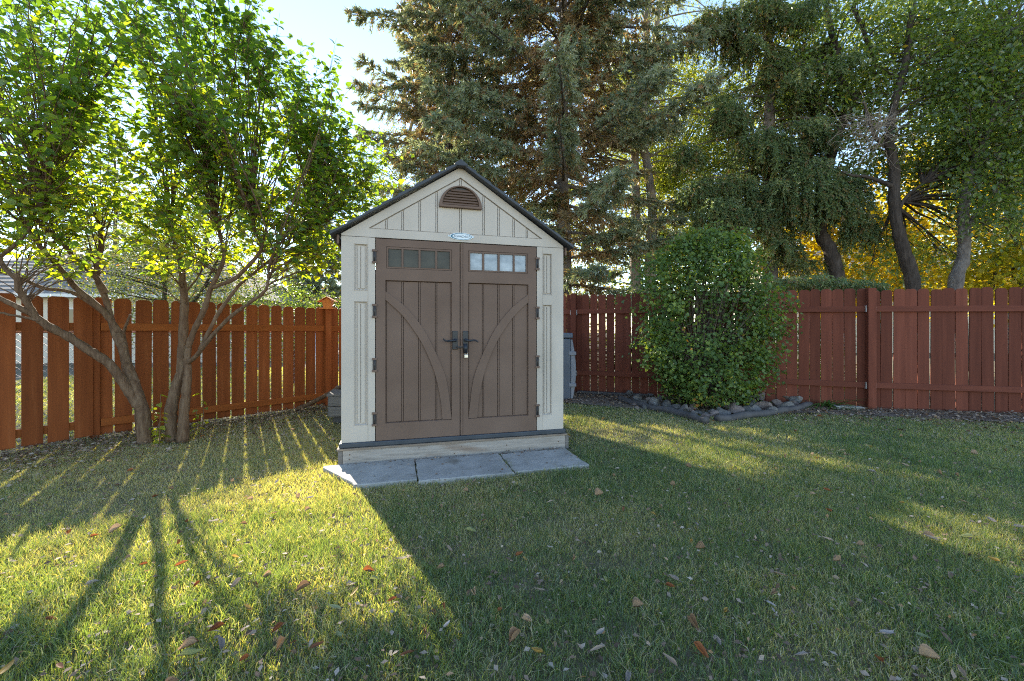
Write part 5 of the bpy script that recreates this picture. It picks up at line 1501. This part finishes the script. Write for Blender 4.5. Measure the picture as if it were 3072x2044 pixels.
tag(g, 'short autumn lawn of green and straw-coloured blades', 'grass', kind='stuff')

# ------------------------------------------------------------------ fallen leaves
def fallen_mesh(name, mat, seed, wide=.42, curl=.35):
    rr = random.Random(seed)
    ns, nw = 7, 5
    V, F = [], []
    c1, c2, tw_ = curl * rr.uniform(.5, 1.4), curl * rr.uniform(.5, 1.6), rr.uniform(-.5, .5)
    for i in range(ns):
        t = i / (ns - 1)
        wd = wide * (math.sin(math.pi * (t ** .8) * .97 + .03) ** .8) * (1 - .25 * t) + .004
        for j in range(nw):
            s = (j / (nw - 1) - .5) * 2
            z = c1 * .55 * s * s * wd * 2.2 + c2 * .30 * (t - .5) ** 2 * 2 + tw_ * .12 * s * t + rr.uniform(-.022, .022)
            V.append((t - .5 + .18 * tw_ * s * s, s * wd * .5 * (1 - .35 * curl) + .25 * tw_ * (t - .5) ** 2 + rr.uniform(-.012, .012), z))
    for i in range(ns - 1):
        for j in range(nw - 1):
            a = i * nw + j
            F.append((a, a + 1, a + nw + 1, a + nw))
    m_ = MB().add(V, F, True)
    m_.tube([(-.5, 0, V[2][2]), (-.62, .02, V[2][2] + .02), (-.72, .05, V[2][2])], .010, 4)
    return m_.mesh(name, mat)

KINDS = [('tan', 'dry_tan', 'curled tan fallen leaf lying on the lawn', 'tan fallen leaves on the lawn', .52), ('rust', 'dry_rust', 'rust-orange fallen leaf lying on the lawn', 'rust fallen leaves on the lawn', .12),
         ('yellow', 'dry_yellow', 'yellow fallen leaf lying on the lawn', 'yellow fallen leaves on the lawn', .08), ('green', 'dry_green', 'pale green fallen leaf lying on the lawn', 'green fallen leaves on the lawn', .13), ('grey', 'dry_grey', 'pale greyish fallen leaf lying on the lawn', 'greyish fallen leaves on the lawn', .15)]
fm = {k[0]: [fallen_mesh(k[0] + '_leaf', M[k[1]], 31 * q + i * 7, wide=.36 + .07 * q, curl=.25 + .22 * q) for q in range(4)] for i, k in enumerate(KINDS)}
rr = random.Random(99)
placed = 0
def put_leaf(x, y, kind, size, rz=None):
    k = next(q for q in KINDS if q[0] == kind)
    o = put('fallen_leaf', rr.choice(fm[kind]), None, loc=(x, y, rr.uniform(.024, .036)), rot=(rr.uniform(-.35, .35), rr.uniform(-.3, .3), rr.uniform(0, 6.28) if rz is None else rz), scale=size)
    if x < -1.5 + .643 * max(0, 3.73 - y):
        place = 'on the lawn beside the lilac trunks' if y > 3.0 else 'on the sunlit lawn before the lilac'
    else:
        place = 'on the shaded lawn towards the red fence' if y > 3.4 else 'on the shaded lawn before the shed step'
    big_ = 'large ' if size > .07 else ('small ' if size < .048 else '')
    tag(o, big_ + k[2].replace('lying on the lawn', place), 'fallen leaf', big_ + k[3].replace('on the lawn', place))
# the ones that stand out in the photograph
for px, py, kind, s in ((1545, 1940, 'tan', .105), (1790, 1970, 'tan', .085), (2080, 1900, 'tan', .10), (1610, 1985, 'yellow', .07), (1650, 1520, 'tan', .07), (1560, 1500, 'tan', .05), (1620, 1790, 'grey', .085), (1405, 1800, 'tan', .08), (1500, 1855, 'rust', .07),
                        (1300, 1855, 'rust', .065), (1220, 1990, 'rust', .10), (1275, 1925, 'tan', .08), (1575, 1695, 'yellow', .07), (1535, 1700, 'tan', .05), (1340, 1900, 'grey', .06), (2290, 1670, 'green', .08), (2270, 1690, 'green', .10), (2320, 1800, 'tan', .08), (2312, 1830, 'grey', .08),
                        (2790, 2000, 'tan', .09), (2980, 1700, 'yellow', .07), (2840, 1940, 'tan', .085), (2590, 1690, 'tan', .055), (3060, 1600, 'grey', .09), (2705, 1520, 'yellow', .055), (2010, 1780, 'rust', .07), (2020, 1760, 'grey', .08), (1915, 1840, 'tan', .08), (1985, 1535, 'tan', .06), (2090, 1590, 'grey', .07),
                        (150, 1880, 'rust', .075), (590, 1770, 'rust', .075), (565, 1895, 'tan', .075), (650, 1910, 'rust', .09), (210, 1610, 'rust', .07), (690, 1550, 'rust', .075), (560, 1580, 'rust', .075), (765, 1775, 'rust', .08), (480, 1770, 'green', .10), (275, 1770, 'grey', .085), (835, 1910, 'rust', .08), (950, 1960, 'rust', .08),
                        (430, 1710, 'rust', .06), (285, 1625, 'rust', .06), (710, 1720, 'yellow', .06), (605, 1715, 'yellow', .05), (350, 1690, 'tan', .05), (1120, 1760, 'green', .08), (1065, 1640, 'tan', .075), (1040, 1625, 'tan', .06), (1130, 1640, 'rust', .06), (20, 2035, 'yellow', .11), (180, 2020, 'rust', .08), (1110, 1840, 'green', .07)):
    p = gnd(px, py)
    put_leaf(p[0], p[1], kind, s * .62)
while placed < 235:
    y = 1.3 + 5.2 * rr.random() ** 1.25
    x = rr.uniform(-.95 * y, 1.35 * y)
    if not in_poly(np.array([x]), np.array([y]), YARD)[0]: continue
    u, v = shed_local(x, y)
    if -.2 < u < 2.25 and -.75 < v < 2.3: continue
    r_ = rr.random()
    acc = 0
    for k in KINDS:
        acc += k[4]
        if r_ <= acc: break
    put_leaf(x, y, k[0], rr.uniform(.034, .068))
    placed += 1

# small broken leaf litter on the lawn, thick along the fences
def litter(n, fx, seed, size):
    rg = np.random.default_rng(seed)
    x, y = fx(rg, n)
    u, v = shed_local(x, y)
    ok = ~((u > -.03) & (u < 2.14) & (v > -.03) & (v < 2.2))
    x, y = x[ok], y[ok]
    n = len(x)
    P = np.stack([x, y, rg.uniform(.012, .035, n)], 1)
    return P, rg.normal(size=(n, 3)) * np.array([1, 1, .25]), rg.normal(0, .45, (n, 3)) + np.array([0, 0, 1]), rg.uniform(*size, n), rg.random(n) ** 1.1

def along(pts, wid_):
    pts = np.asarray(pts)
    def f(rg, n):
        seg = rg.integers(0, len(pts) - 1, n); t = rg.random(n)[:, None]
        p = pts[seg] * (1 - t) + pts[seg + 1] * t
        d = unit(pts[seg + 1] - pts[seg])
        w = np.abs(rg.normal(0, 1, n)) * wid_
        return p[:, 0] + d[:, 1] * w, p[:, 1] - d[:, 0] * w
    return f
def lawn_area(rg, n):
    y = 1.2 + 5.5 * rg.random(n) ** 1.2
    return rg.uniform(-1.4, 1.4, n) * y, y
parts = [litter(11000, along([[.6, 8.3], RP1, RP2, RP3, RP4, RP5], .62), 1, (.022, .058)), litter(4200, along([LEFT_END, KINK, LPOST], .75), 2, (.018, .05)), litter(7000, lawn_area, 3, (.010, .034)),
         litter(260, lambda rg, n: tuple(np.array([*shed_world(u_, -.07 + .025 * rg.normal(), 0)[:2]]) for u_ in []) if False else (lambda u_, v_: (SHED_P[0] + u_ * SHED_D[0] + v_ * SHED_N[0], SHED_P[1] + u_ * SHED_D[1] + v_ * SHED_N[1]))(rg.uniform(.05, 2.1, n), -.075 - .03 * np.abs(rg.normal(size=n))), 4, (.012, .03))]
P, D, U, S, T = (np.concatenate([q[i] for q in parts]) for i in range(5))
in_y = in_poly(P[:, 0], P[:, 1], YARD)
o = put('leaf_litter', scatter('leaf_litter', OVAL_T, OVAL_F, P[in_y], D[in_y], U[in_y], S[in_y], T[in_y], M['litter']))
tag(o, 'small brown leaf litter strewn over the lawn and along the fences', 'leaf litter', kind='stuff')
